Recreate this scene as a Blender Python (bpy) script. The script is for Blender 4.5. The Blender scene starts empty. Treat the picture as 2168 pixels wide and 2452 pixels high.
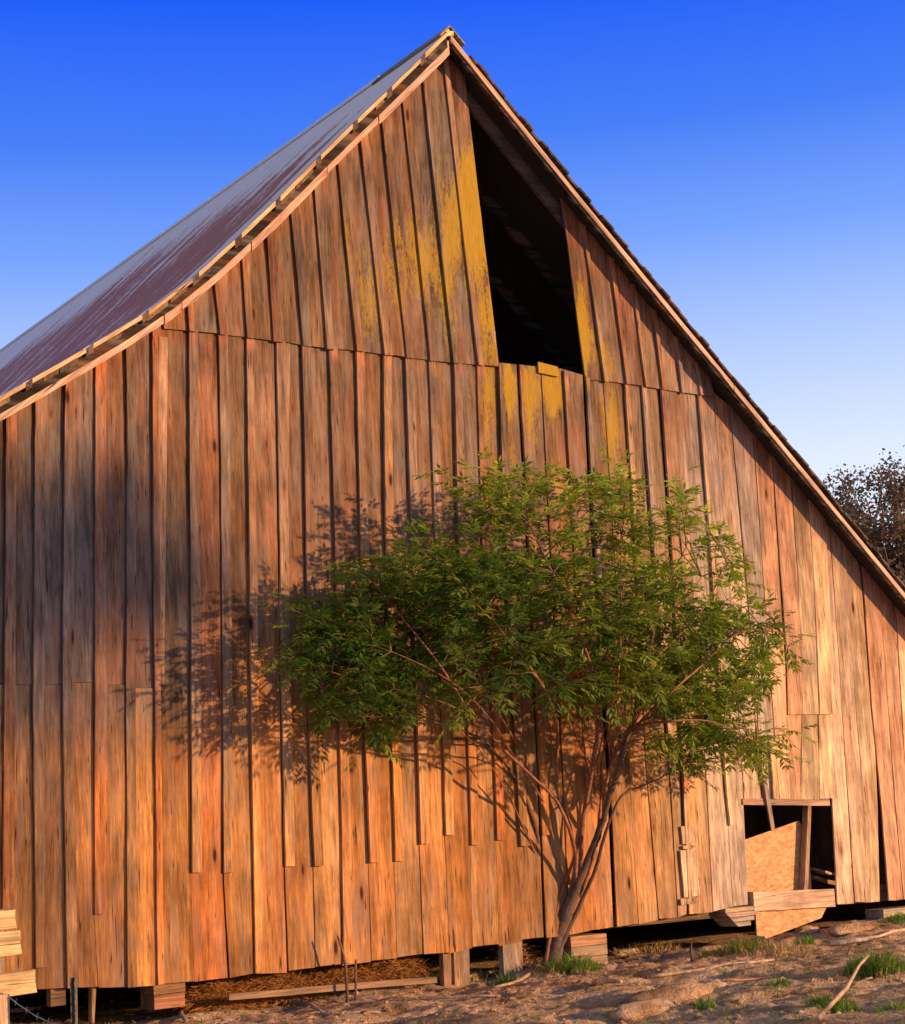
import bpy, math, random
import numpy as np
from mathutils import Vector, Matrix, noise
random.seed(7)
rng = np.random.default_rng(7)
S = bpy.context.scene
C = S.collection

# ------------------------------------------------------------------ camera
EYE = 1.45; DIST = 15.5
FPX = 4241.5; CX, CY = 1084.0, 1226.0          # photograph pixels (2168 x 2452)
YAW, PITCH, ROLL = math.radians(35.04), math.radians(10.574), math.radians(3.477)
fw = Vector((math.sin(YAW)*math.cos(PITCH), math.cos(YAW)*math.cos(PITCH), math.sin(PITCH)))
rt = Vector((math.cos(YAW), -math.sin(YAW), 0)); dn = fw.cross(rt)
r2 = math.cos(ROLL)*rt + math.sin(ROLL)*dn; d2 = -math.sin(ROLL)*rt + math.cos(ROLL)*dn
def raydir(px, py):
    return r2*((px-CX)/FPX) + d2*((py-CY)/FPX) + fw
_a = raydir(1080, 84); XC = -_a.x/_a.y*DIST
CAM = Vector((XC, -DIST, EYE))
cam = bpy.data.cameras.new('camera'); co = bpy.data.objects.new('camera', cam); C.objects.link(co)
m = Matrix((r2, -d2, -fw)).transposed().to_4x4(); m.translation = CAM
co.matrix_world = m
cam.sensor_fit = 'HORIZONTAL'; cam.sensor_width = 36; cam.lens = FPX/2168*36; cam.clip_end = 3000
S.camera = co
S.render.resolution_x = 905; S.render.resolution_y = 1024

# ------------------------------------------------------------------ light
SUN_AZ = math.radians(35); SUN_EL = math.radians(8.5)
sdir = Vector((math.sin(SUN_AZ)*math.cos(SUN_EL), -math.cos(SUN_AZ)*math.cos(SUN_EL), math.sin(SUN_EL)))
sl = bpy.data.lights.new('sun', 'SUN'); sl.energy = 5.0; sl.angle = math.radians(1.0); sl.color = (1.0, 0.57, 0.27)
so = bpy.data.objects.new('sun', sl); C.objects.link(so)
so.rotation_euler = sdir.to_track_quat('Z', 'Y').to_euler(); so.location = sdir*60
w = bpy.data.worlds.new('World'); S.world = w; w.use_nodes = True
nt = w.node_tree; nt.nodes.clear()
def N(nt, t, **k):
    n = nt.nodes.new(t)
    for a, b in k.items(): setattr(n, a, b)
    return n
sky = N(nt, 'ShaderNodeTexSky', sky_type='NISHITA', sun_disc=False, sun_elevation=SUN_EL, sun_rotation=math.pi-SUN_AZ)
tc = N(nt, 'ShaderNodeTexCoord'); sx = N(nt, 'ShaderNodeSeparateXYZ'); nt.links.new(tc.outputs['Generated'], sx.inputs[0])
rp = N(nt, 'ShaderNodeValToRGB'); nt.links.new(sx.outputs['Z'], rp.inputs[0])
stops = [(0.0, (.60, .70, .95)), (math.sin(math.radians(8)), (1.05, 1.1, 1.18)), (math.sin(math.radians(11.5)), (.80, .90, 1.15)),
         (math.sin(math.radians(15.5)), (.46, .63, 1.1)), (math.sin(math.radians(19)), (.19, .39, 1.05)), (math.sin(math.radians(22.5)), (.06, .22, 1)),
         (math.sin(math.radians(27)), (.006, .11, 1)), (math.sin(math.radians(34)), (.10, .17, .55)), (math.sin(math.radians(42)), (.28, .29, .32)), (1.0, (.30, .29, .29))]
cr = rp.color_ramp
cr.elements[0].position = 0; cr.elements[0].color = (*stops[0][1], 1)
cr.elements[1].position = 1; cr.elements[1].color = (*stops[-1][1], 1)
for p, c in stops[1:-1]:
    e = cr.elements.new(p); e.color = (*c, 1)
bg1 = N(nt, 'ShaderNodeBackground'); bg2 = N(nt, 'ShaderNodeBackground'); ad = N(nt, 'ShaderNodeMixShader'); ou = N(nt, 'ShaderNodeOutputWorld')
bg1.inputs[1].default_value = 0.10; bg2.inputs[1].default_value = 0.82; ad.inputs[0].default_value = 0.93
nt.links.new(sky.outputs[0], bg1.inputs[0]); nt.links.new(rp.outputs[0], bg2.inputs[0])
nt.links.new(bg1.outputs[0], ad.inputs[1]); nt.links.new(bg2.outputs[0], ad.inputs[2]); nt.links.new(ad.outputs[0], ou.inputs[0])
S.view_settings.view_transform = 'Standard'; S.view_settings.look = 'None'
S.view_settings.exposure = 0.28; S.view_settings.gamma = 1

# ------------------------------------------------------------------ helpers
def P(px, py, Y=0.0):
    """photograph pixel -> the point of the vertical plane y = Y it shows"""
    d = raydir(px, py); t = (Y+DIST)/d.y
    return CAM + d*t
def D(px, py, Y=0.0):       # same, in the 1807-wide preview's pixels
    return P(px*1.2, py*1.2, Y)
def obj(name, verts, faces, mat, parent=None, attrs=None, smooth=False):
    me = bpy.data.meshes.new(name); me.from_pydata([tuple(v) for v in verts], [], faces); me.update()
    if smooth: me.polygons.foreach_set('use_smooth', [True]*len(me.polygons))
    if attrs:
        for k, v in attrs.items():
            if k in ('col',):
                a = me.color_attributes.new(k, 'FLOAT_COLOR', 'POINT')
                a.data.foreach_set('color', np.array([(*c, 1) for c in v], dtype=np.float32).ravel())
            else:
                a = me.attributes.new(k, 'FLOAT', 'POINT'); a.data.foreach_set('value', np.array(v, dtype=np.float32))
    o = bpy.data.objects.new(name, me); C.objects.link(o)
    if mat: me.materials.append(mat)
    if parent:
        o.parent = parent; o.matrix_parent_inverse = base_inv(parent)
    return o
def base_inv(p):
    m = Matrix.Identity(4)
    while p is not None:
        m = m @ Matrix.Translation(-p.location) if p.type == 'EMPTY' else m
        p = p.parent
    return m
def thing(name, loc, label, cat, group=None):
    o = bpy.data.objects.new(name, None); C.objects.link(o); o.location = loc
    o.empty_display_size = .2
    o['label'] = label; o['category'] = cat
    if group: o['group'] = group
    return o
def tag(o, label, cat, group=None):
    o['label'] = label; o['category'] = cat
    if group: o['group'] = group
    return o
class MB:
    def __init__(s): s.v = []; s.f = []; s.a = {'col': [], 'lich': [], 'off': []}
    def add(s, vs, fs, col=(.3, .2, .1), lich=0, off=0):
        b = len(s.v); s.v += [Vector(v) for v in vs]; s.f += [tuple(i+b for i in f) for f in fs]
        n = len(vs)
        s.a['col'] += (col if isinstance(col, list) else [col]*n)
        s.a['lich'] += (lich if isinstance(lich, list) else [lich]*n)
        s.a['off'] += [off]*n
    def box(s, a, b, **k):
        x0, y0, z0 = a; x1, y1, z1 = b
        s.add([(x0,y0,z0),(x1,y0,z0),(x1,y1,z0),(x0,y1,z0),(x0,y0,z1),(x1,y0,z1),(x1,y1,z1),(x0,y1,z1)], BOXF, **k)
    def quadprism(s, c4, depth, **k):
        """four front corners (counter-clockwise seen from -y), pushed back along +y by depth"""
        v = [Vector(c) for c in c4]; v += [c+Vector((0, depth, 0)) for c in v]
        s.add(v, [(0,1,2,3),(7,6,5,4),(0,4,5,1),(1,5,6,2),(2,6,7,3),(3,7,4,0)], **k)
    def beam(s, a, b, w_, h_, up=Vector((0,0,1)), seg=1, wob=0, **k):
        a = Vector(a); b = Vector(b); d = (b-a).normalized(); sd = d.cross(up)
        if sd.length < 1e-3: sd = d.cross(Vector((1, 0, 0)))
        sd.normalize(); u = sd.cross(d)
        vs = []; fs = []
        for i in range(seg+1):
            c = a.lerp(b, i/seg) + sd*random.uniform(-wob, wob) + u*random.uniform(-wob, wob)
            vs += [c-sd*w_/2-u*h_/2, c+sd*w_/2-u*h_/2, c+sd*w_/2+u*h_/2, c-sd*w_/2+u*h_/2]
            if i:
                q = 4*i
                for j in range(4): fs.append((q-4+j, q-4+(j+1) % 4, q+(j+1) % 4, q+j))
        fs += [(0,3,2,1), (4*seg, 4*seg+1, 4*seg+2, 4*seg+3)]
        s.add(vs, fs, **k)
    def tube(s, pts, rad, n=7, **k):
        vs = []; fs = []; L = len(pts); up = Vector((.3, .5, 1)).normalized()
        for i, p in enumerate(pts):
            t = (pts[min(i+1, L-1)]-pts[max(i-1, 0)])
            t = t.normalized() if t.length > 1e-6 else Vector((0, 0, 1))
            a = t.cross(up); a = a.normalized() if a.length > 1e-3 else Vector((1, 0, 0)); b = t.cross(a)
            for j in range(n):
                an = 2*math.pi*j/n; vs.append(p+(a*math.cos(an)+b*math.sin(an))*rad[i])
            if i:
                for j in range(n): fs.append(((i-1)*n+j, (i-1)*n+(j+1) % n, i*n+(j+1) % n, i*n+j))
        fs += [tuple(range(n))[::-1], tuple((L-1)*n+j for j in range(n))]
        s.add(vs, fs, **k)
    def build(s, name, mat, parent=None, smooth=False):
        return obj(name, s.v, s.f, mat, parent, s.a, smooth)
BOXF = [(0,3,2,1),(4,5,6,7),(0,1,5,4),(1,2,6,5),(2,3,7,6),(3,0,4,7)]

# ------------------------------------------------------------------ materials
def newmat(name):
    m = bpy.data.materials.new(name); m.use_nodes = True; nt = m.node_tree
    b = nt.nodes['Principled BSDF']; return m, nt, b
def mixc(nt, fac, a, b, mode='MIX'):
    n = N(nt, 'ShaderNodeMix', data_type='RGBA', blend_type=mode)
    for sck, v in ((n.inputs[0], fac), (n.inputs[6], a), (n.inputs[7], b)):
        if hasattr(v, 'links') or isinstance(v, bpy.types.NodeSocket): nt.links.new(v, sck)
        else: sck.default_value = v if not isinstance(v, tuple) else (*v, 1)
    return n.outputs[2]
def mth(nt, op, a, b=0.5, c=None, clamp=False):
    n = N(nt, 'ShaderNodeMath', operation=op, use_clamp=clamp)
    for i, v in enumerate((a, b, c)):
        if v is None: continue
        if isinstance(v, bpy.types.NodeSocket): nt.links.new(v, n.inputs[i])
        else: n.inputs[i].default_value = v
    return n.outputs[0]
def ramp(nt, v, stops):
    r = N(nt, 'ShaderNodeValToRGB'); nt.links.new(v, r.inputs[0]); e = r.color_ramp.elements
    cc = lambda c: (*c, 1) if isinstance(c, tuple) else (c, c, c, 1)
    e[0].position = stops[0][0]; e[0].color = cc(stops[0][1]); e[1].position = stops[-1][0]; e[1].color = cc(stops[-1][1])
    for p, c in stops[1:-1]: q = e.new(p); q.color = cc(c)
    return r.outputs[0]
def noise_(nt, vec, scale, detail=4, rough=.6, dist=0):
    n = N(nt, 'ShaderNodeTexNoise'); nt.links.new(vec, n.inputs['Vector'])
    n.inputs['Scale'].default_value = scale; n.inputs['Detail'].default_value = detail
    n.inputs['Roughness'].default_value = rough; n.inputs['Distortion'].default_value = dist
    return n.outputs[0]
def bump(nt, b, h, strength, dist):
    n = N(nt, 'ShaderNodeBump'); n.inputs['Strength'].default_value = strength; n.inputs['Distance'].default_value = dist
    nt.links.new(h, n.inputs['Height']); nt.links.new(n.outputs[0], b.inputs['Normal'])

def wood_mat(name, axis='z', lichen=True, contrast=.85, turn=0):
    m, nt, b = newmat(name)
    tc = N(nt, 'ShaderNodeTexCoord'); at = N(nt, 'ShaderNodeAttribute', attribute_name='col')
    of = N(nt, 'ShaderNodeAttribute', attribute_name='off'); li = N(nt, 'ShaderNodeAttribute', attribute_name='lich')
    cmb = N(nt, 'ShaderNodeCombineXYZ'); nt.links.new(of.outputs['Fac'], cmb.inputs[0]); nt.links.new(of.outputs['Fac'], cmb.inputs[2]); nt.links.new(of.outputs['Fac'], cmb.inputs[1])
    va = N(nt, 'ShaderNodeVectorMath', operation='ADD'); nt.links.new(tc.outputs['Object'], va.inputs[0]); nt.links.new(cmb.outputs[0], va.inputs[1])
    vr = N(nt, 'ShaderNodeMapping'); nt.links.new(va.outputs[0], vr.inputs[0]); vr.inputs['Rotation'].default_value = (0, turn, 0)
    def mapped(sc):
        mp = N(nt, 'ShaderNodeMapping'); nt.links.new(vr.outputs[0], mp.inputs[0]); mp.inputs['Scale'].default_value = sc; return mp.outputs[0]
    sc = {'z': ((30, 30, 2.1), (8, 8, 1.0), (60, 60, 7)), 'x': ((1.3, 34, 34), (.55, 7, 7), (4, 60, 60)), 'y': ((34, 1.3, 34), (7, .55, 7), (60, 4, 60))}[axis]
    g1 = noise_(nt, mapped(sc[0]), 1, 5, .65, .4); g2 = noise_(nt, mapped(sc[1]), 1, 4, .6, .3); g3 = noise_(nt, mapped(sc[2]), 1, 3, .6)
    blotch = noise_(nt, va.outputs[0], 1.5, 5, .62)
    c = at.outputs['Color']
    k1 = ramp(nt, g1, [(.30, .38), (.5, .98), (.70, 1.45)])
    c = mixc(nt, contrast, c, k1, 'MULTIPLY')
    k2 = ramp(nt, g2, [(.3, .55), (.5, 1.0), (.7, 1.38)])
    c = mixc(nt, contrast, c, k2, 'MULTIPLY')
    k3 = ramp(nt, blotch, [(.33, .58), (.52, 1.0), (.70, 1.28)])
    c = mixc(nt, .9, c, k3, 'MULTIPLY')
    g4 = noise_(nt, mapped(tuple(q*2.6 for q in sc[0])), 1, 3, .7)
    c = mixc(nt, .55, c, ramp(nt, g4, [(.32, .55), (.5, 1.0), (.66, 1.4)]), 'MULTIPLY')
    # weather: grey silvering and red heartwood in streaks
    grey = ramp(nt, noise_(nt, mapped(tuple(q*.8 for q in sc[1])), 1.7, 3, .6), [(.48, 0), (.68, .4)])
    c = mixc(nt, grey, c, (.27, .23, .19))
    red = ramp(nt, noise_(nt, mapped(tuple(q*.6 for q in sc[1])), 1.3, 3, .6), [(.52, 0), (.7, .3)])
    c = mixc(nt, red, c, (.40, .13, .04))
    # dark nail weeps / checks
    ck = ramp(nt, noise_(nt, mapped(tuple(q*1.6 for q in sc[0])), 1, 2, .5, .2), [(.285, .9), (.33, 0)])
    c = mixc(nt, ck, c, (.03, .02, .014))
    # knots
    vo = N(nt, 'ShaderNodeTexVoronoi'); mp = {'z': (3.3, .5, .95), 'x': (.95, .5, 3.3), 'y': (.5, .95, 3.3)}[axis]
    nt.links.new(mapped(mp), vo.inputs['Vector']); vo.inputs['Scale'].default_value = 1.0
    kn = ramp(nt, vo.outputs['Distance'], [(.045, 1), (.085, .0)])
    kr = ramp(nt, vo.outputs['Distance'], [(.06, .65), (.19, 0)])
    c = mixc(nt, kr, c, (.20, .07, .025)); c = mixc(nt, kn, c, (.035, .016, .01))
    if lichen:
        ln = mth(nt, 'MULTIPLY_ADD', noise_(nt, mapped((55, 55, 16) if axis == 'z' else (20, 50, 50)), 1, 5, .75), .55, mth(nt, 'MULTIPLY', noise_(nt, mapped((9, 9, 1.6)), 1, 4, .65), .5))
        lm = mth(nt, 'MULTIPLY', ramp(nt, mth(nt, 'ADD', ln, mth(nt, 'MULTIPLY_ADD', li.outputs['Fac'], .36, -.262)), [(.42, 0), (.50, .82)]), mth(nt, 'MULTIPLY', li.outputs['Fac'], 1.3, clamp=True))
        c = mixc(nt, lm, c, mixc(nt, g3, (.24, .145, .012), (.58, .36, .018)))
    nt.links.new(c, b.inputs['Base Color']); b.inputs['Roughness'].default_value = .85
    b.inputs['Specular IOR Level'].default_value = .2
    hh = mth(nt, 'ADD', mth(nt, 'MULTIPLY', g1, .6), mth(nt, 'ADD', mth(nt, 'MULTIPLY', g3, .25), mth(nt, 'MULTIPLY', ck, -.7)))
    bump(nt, b, hh, .55, .006)
    return m
M_wood = wood_mat('weathered_wood_vertical'); M_woodx = wood_mat('weathered_wood_crosswise', 'x'); M_rakeL = wood_mat('weathered_wood_left_rake', 'x', False, turn=math.radians(42)); M_rakeR = wood_mat('weathered_wood_right_rake', 'x', False, turn=math.radians(-43))
M_woody = wood_mat('weathered_wood_lengthwise', 'y', False)

M_dark, _nt, _b = newmat('shade_dark_wood'); _b.inputs['Base Color'].default_value = (.035, .024, .017, 1); _b.inputs['Roughness'].default_value = .9  # old dark wood, loft and eave shade put into its near-black colour
# ------------------------------------------------------------------ roof profile (metric, from the rake as seen)
OV = 0.28
top_px = [(1072,70),(1007,135),(923,218),(844,293),(746,389),(657,480),(558,574),(456,666),(334,756),(199,836),(55,918),(-60,982)]
Lp = [(p.x, p.z) for p in (P(x, y, -OV) for x, y in top_px)]
rb = [(1487,583),(1614,742),(1750,910),(1868,1058),(1986,1203),(2100,1340),(2168,1408)]
Rp = [(p.x, p.z) for p in (P(x, y, -OV) for x, y in rb)]
apexz = Lp[0][1]; apexx = Lp[0][0]
# right: fit a straight slope through the measured points
xs = np.array([p[0] for p in Rp]); zs = np.array([p[1] for p in Rp]); sR, iR = np.polyfit(xs, zs, 1)
xa = (iR-apexz)/( -sR)
xa = max(apexx, min(xa, apexx+.3)); za = iR+sR*xa
apex = (0.5*(apexx+xa), max(apexz, za))
XR = 8.4
prof = [(-7.9, Lp[-1][1]+(-7.9-Lp[-1][0])*(Lp[-2][1]-Lp[-1][1])/(Lp[-2][0]-Lp[-1][0]))] + [p for p in Lp[::-1][:-1] if p[0] > -7.8] + [apex] + [(x, iR+sR*x) for x in (1.5, 3, 4.5, 6, 7.2, XR)]
def roofz(x):
    return float(np.interp(x, [p[0] for p in prof], [p[1] for p in prof]))
print('profile', [(round(a, 2), round(b, 2)) for a, b in prof], 'slopeR', sR)
BARNL = 19.0
XL = -7.35; XRW = 7.9          # side walls

barn = thing('wooden_barn', (0, 0, 0), 'large old barn of weathered vertical boards with steep gable roof and open hayloft', 'barn')

# ---- roof deck
def extr(prof_, y0, y1, th, name, mat, n=1, parent=barn):
    vs = []; fs = []; L = len(prof_)
    ys = [y0+(y1-y0)*i/n for i in range(n+1)]
    for off in (0, -th):
        for yy in ys:
            for x, z in prof_:
                vs.append((x, yy, z+off))
    K = L*(n+1)
    for i in range(n):
        for j in range(L-1):
            a = i*L+j; fs.append((a, a+1, a+L+1, a+L)); a += K; fs.append((a+L, a+L+1, a+1, a))
    for j in range(L-1):
        fs.append((j, K+j, K+j+1, j+1)); a = n*L+j; fs.append((a+1, K+a+1, K+a, a))
    for i in range(n):
        a = i*L; fs.append((a, a+L, K+a+L, K+a)); a = i*L+L-1; fs.append((a+L, a, K+a, K+a+L))
    return obj(name, vs, fs, mat, parent)
def roof_mat():
    m, nt, b = newmat('roof_shakes')
    tc = N(nt, 'ShaderNodeTexCoord'); sp = N(nt, 'ShaderNodeSeparateXYZ'); nt.links.new(tc.outputs['Object'], sp.inputs[0])
    # y runs along the ridge; streaks run down the slope
    mp = N(nt, 'ShaderNodeMapping'); nt.links.new(tc.outputs['Object'], mp.inputs[0]); mp.inputs['Scale'].default_value = (.28, 2.2, .28)
    n1 = noise_(nt, mp.outputs[0], 1.6, 4, .65, .1)
    mp2 = N(nt, 'ShaderNodeMapping'); nt.links.new(tc.outputs['Object'], mp2.inputs[0]); mp2.inputs['Scale'].default_value = (.55, 11, .55)
    n2 = noise_(nt, mp2.outputs[0], 1.5, 4, .7)
    big = noise_(nt, tc.outputs['Object'], .5, 3, .5)
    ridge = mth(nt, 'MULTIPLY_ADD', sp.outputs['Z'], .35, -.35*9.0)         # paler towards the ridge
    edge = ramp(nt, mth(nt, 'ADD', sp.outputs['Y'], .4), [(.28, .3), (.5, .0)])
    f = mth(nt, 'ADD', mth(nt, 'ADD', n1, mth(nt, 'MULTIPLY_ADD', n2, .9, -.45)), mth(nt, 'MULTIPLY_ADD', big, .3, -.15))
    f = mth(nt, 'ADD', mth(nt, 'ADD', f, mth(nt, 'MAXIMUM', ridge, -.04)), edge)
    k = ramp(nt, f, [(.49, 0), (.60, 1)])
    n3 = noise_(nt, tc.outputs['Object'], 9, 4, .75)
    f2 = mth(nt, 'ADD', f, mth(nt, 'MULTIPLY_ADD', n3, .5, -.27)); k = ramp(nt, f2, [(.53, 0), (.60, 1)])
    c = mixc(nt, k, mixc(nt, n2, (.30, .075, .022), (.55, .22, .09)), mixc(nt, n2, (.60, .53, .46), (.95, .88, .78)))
    nt.links.new(c, b.inputs['Base Color']); b.inputs['Roughness'].default_value = .5; nt.links.new(mth(nt, 'MULTIPLY_ADD', k, .6, .1), b.inputs['Specular IOR Level'])
    # shake courses: saw tooth along the slope
    saw = mth(nt, 'FRACT', mth(nt, 'MULTIPLY', sp.outputs['X'], 4.2))
    bump(nt, b, mth(nt, 'ADD', mth(nt, 'MULTIPLY', saw, .6), mth(nt, 'MULTIPLY', n2, .8)), .6, .02)
    return m
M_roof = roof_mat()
pl = [p for p in prof if p[0] <= apex[0]+1e-6]; pr = [p for p in prof if p[0] >= apex[0]-1e-6]
def sub(pf, n=4):
    o = []
    for a, b in zip(pf[:-1], pf[1:]):
        for i in range(n): o.append((a[0]+(b[0]-a[0])*i/n, a[1]+(b[1]-a[1])*i/n))
    return o+[pf[-1]]
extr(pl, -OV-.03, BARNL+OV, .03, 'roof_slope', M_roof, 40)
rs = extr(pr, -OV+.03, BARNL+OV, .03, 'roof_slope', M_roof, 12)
for pf in (pl, pr):
    extr([(x, z-.034) for x, z in pf], -OV+.02, BARNL, .02, 'roof_sheathing', M_dark, 1)
# ragged ends of shakes on the right slope and along the ridge
mb = MB(); random.seed(3)
x = apex[0]+.25
dR = Vector((1, 0, sR)).normalized(); nR = Vector((-sR, 0, 1)).normalized()
while x < XR-.1:
    w_ = random.uniform(.16, .34); th = random.uniform(.028, .036); yo = -OV-.03-random.uniform(.0, .05)
    a = Vector((x, 0, iR+sR*x+.005)); b2 = a+dR*w_/abs(dR.x)*.5
    g = random.choice([(.06,.045,.035), (.04,.03,.025), (.09,.07,.05), (.05,.035,.03), (.035,.04,.03)])
    vs = [a, b2, b2+nR*th, a+nR*th*.75]; vs = [Vector((v.x, yo, v.z)) for v in vs]
    mb.quadprism(vs, .4, col=g, off=random.random()*9)
    x += w_*.47
mb.build('roof_shingles', M_woody, barn)
mb = MB()
M_cap, _nt, _b = newmat('galvanised_cap'); _b.inputs['Base Color'].default_value = (.72, .74, .76, 1); _b.inputs['Roughness'].default_value = .45
# ridge cap boards
dL = Vector((pl[-2][0]-apex[0], 0, pl[-2][1]-apex[1])).normalized()
for i in range(13):
    y0 = -OV-.06+i*1.5; y1 = y0+1.47; zz = random.uniform(0, .012)
    if i == 1: mb.build('ridge_board', M_woody, barn); mb = MB()
    A = Vector((apex[0], 0, apex[1]+.006+zz*.5))
    for dd, ln in ((dL, .20 if i < 1 else .13), (dR, .26)):
        nn = Vector((-dd.z, 0, dd.x)); nn = nn if nn.z > 0 else -nn
        e = A+dd*ln
        vs = [A-nn*.0, e-nn*.0, e+nn*.014, A+nn*.014] if dd is dR else [e, A, A+nn*.022, e+nn*.022]
        vs = [Vector((v.x, y0, v.z)) for v in vs]
        mb.quadprism(vs, y1-y0, col=(.24, .20, .15) if i == 0 else (.75, .76, .8), off=i*1.3)
mb.build('ridge_cap', M_cap, barn)

# ---- rake boards (bargeboards) in front of the rafters' ends, left in lengths, right one long line
def strip_along(pf, x0, x1, off0, off1, yfront, depth, mb, col, n=6, off=0, wob=0):
    """a board following the roof profile between x0 and x1; off0/off1 = distance below the profile (top, bottom)"""
    prev = None
    xs_ = [x0+(x1-x0)*i/n for i in range(n+1)]
    top = []; bot = []
    for xx in xs_:
        h = .05; sl_ = (roofz(xx+h)-roofz(xx-h))/(2*h); k = math.sqrt(1+sl_*sl_)
        if abs(xx-apex[0]) < .06: sl_ = (roofz(apex[0]-.1)-roofz(apex[0]-.3))/.2 if (x0+x1)/2 < apex[0] else -(roofz(apex[0]+.1)-roofz(apex[0]+.3))/.2; k = math.sqrt(1+sl_*sl_)
        top.append(Vector((xx, yfront, roofz(xx)-off0*k+random.uniform(-wob, wob)))); bot.append(Vector((xx, yfront, roofz(xx)-off1*k+random.uniform(-wob, wob))))
    vs = []; fs = []
    for t, b_ in zip(top, bot):
        vs += [t, b_, b_+Vector((0, depth, 0)), t+Vector((0, depth, 0))]
    for i in range(n):
        q = 4*i
        for j in range(4): fs.append((q+(j+1) % 4, q+j, q+4+j, q+4+(j+1) % 4))
    fs += [(0, 1, 2, 3), (4*n+3, 4*n+2, 4*n+1, 4*n)]
    mb.add(vs, fs, col=col, off=off)
FT, FB = .085, .20
cuts_px = [(-20,), (383,), (420,), (800,), (925,), (1075,)]
def xat(px, py): return P(px, py, -OV).x
cuts = [-7.9, xat(392, 760), xat(434, 728), xat(600, 575), xat(782, 400), xat(905, 275), apex[0]-.0]
for i, (a, b2) in enumerate(zip(cuts[:-1], cuts[1:])):
    mb = MB(); strip_along(prof, a+.006, b2-.006, FT+random.uniform(-.004, .004), FB+(.012 if i % 2 else 0), -OV-.012-(.006 if i % 2 else 0), .03, mb, random.choice([(.66,.40,.26), (.60,.35,.22), (.70,.45,.3)]), n=10, off=i*3.1, wob=.002)
    mb.build('rake_board', M_rakeL, barn)
cr_ = [apex[0], xat(1752, 925), XR]
for i, (a, b2) in enumerate(zip(cr_[:-1], cr_[1:])):
    mb = MB(); strip_along(prof, a+.006, b2-.006, .05, .105, -OV-.045, .035, mb, (.66, .43, .29), n=16, off=i*5+20, wob=.003)
    mb.build('rake_board', M_rakeR, barn)
# upper trim laths on the left, sun-bright, with dark sheathing board ends between them
tp = [(1072,70),(1012,131),(923,215),(855,282),(766,370),(700,437),(666,470),(590,545),(470,655),(350,745),(219,826),(75,908),(-60,985)]
seg = [((1078,68),(1012,133)),((1000,145),(932,210)),((919,222),(850,290)),((838,300),(762,374)),((750,385),(665,470)),((653,483),(572,561)),((556,575),(470,655)),((455,667),(350,742)),((334,755),(218,824)),((200,836),(72,908)),((56,918),(-70,985))]
for i, (a, b2) in enumerate(seg):
    mb = MB(); xa_ = xat(*b2); xb_ = xat(*a)
    strip_along(prof, xa_, xb_, .004+random.uniform(0, .006), .044, -OV-.062, .03, mb, random.choice([(.74,.50,.26), (.66,.42,.2), (.7,.46,.24)]), n=5, off=i*2.7)
    mb.build('trim_lath', M_rakeL, barn)
# purlins / sheathing ends
mb = MB(); random.seed(5)
for i, (a, b2) in enumerate(seg[:-1]):
    xx = (xat(*b2)+xat(*seg[i+1][0]))/2
    for k in range(1):
        strip_along(prof, xat(*b2)-.09 if 0 else min(xat(*seg[i+1][0]), xat(*b2)), max(xat(*seg[i+1][0]), xat(*b2)), .012, .075, -OV-.063, .3, mb, (.10, .065, .04), n=1, off=i)
xx = -7.8
while xx < apex[0]-.3:
    w_ = random.uniform(.12, .28)
    strip_along(prof, xx, xx+w_, .045, random.uniform(.075, .09), -OV-.0-random.uniform(0, .03), .3, mb, random.choice([(.16,.10,.06), (.3,.17,.09), (.1,.07,.05)]), n=1, off=xx)
    xx += w_+random.uniform(.01, .06)
mb.build('sheathing_ends', M_woody, barn)
# rafters inside (pairs), the first in the wall plane
mb = MB()
for k, yy in enumerate([-.30, .05]+[.9*i+.9 for i in range(12)]):
    d_ = .15
    for s_, (a, b2) in enumerate(((-7.3, apex[0]-.03), (apex[0]+.03, XRW))):
        strip_along(prof, a, b2, .035, .035+d_*(.7 if k == 0 else 1), yy, .05, mb, (.022, .016, .012) if k != 1 else (.12, .085, .06), n=14, off=k+s_*.3)  # inner rafters near-black: the loft's shade is put into their colour
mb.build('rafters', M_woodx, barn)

# ------------------------------------------------------------------ wall boards
class Seam:
    def __init__(s, pts, gap=.006, bat=None, bw=.1, btop=None, col=None):
        q = sorted([(P(x, y).z, P(x, y).x) for x, y in pts])
        s.z = [a for a, b in q]; s.x = [b for a, b in q]; s.gap = gap; s.bat = bat; s.bw = bw; s.px = pts; s.col = col
    def at(s, z):
        z0, z1 = s.z[0], s.z[-1]
        if z < z0: k = (s.x[1]-s.x[0])/(s.z[1]-s.z[0]); return s.x[0]+k*(z-z0)
        if z > z1: k = (s.x[-1]-s.x[-2])/(s.z[-1]-s.z[-2]); return s.x[-1]+k*(z-z1)
        return float(np.interp(z, s.z, s.x))
B = 'bottom'
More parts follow.
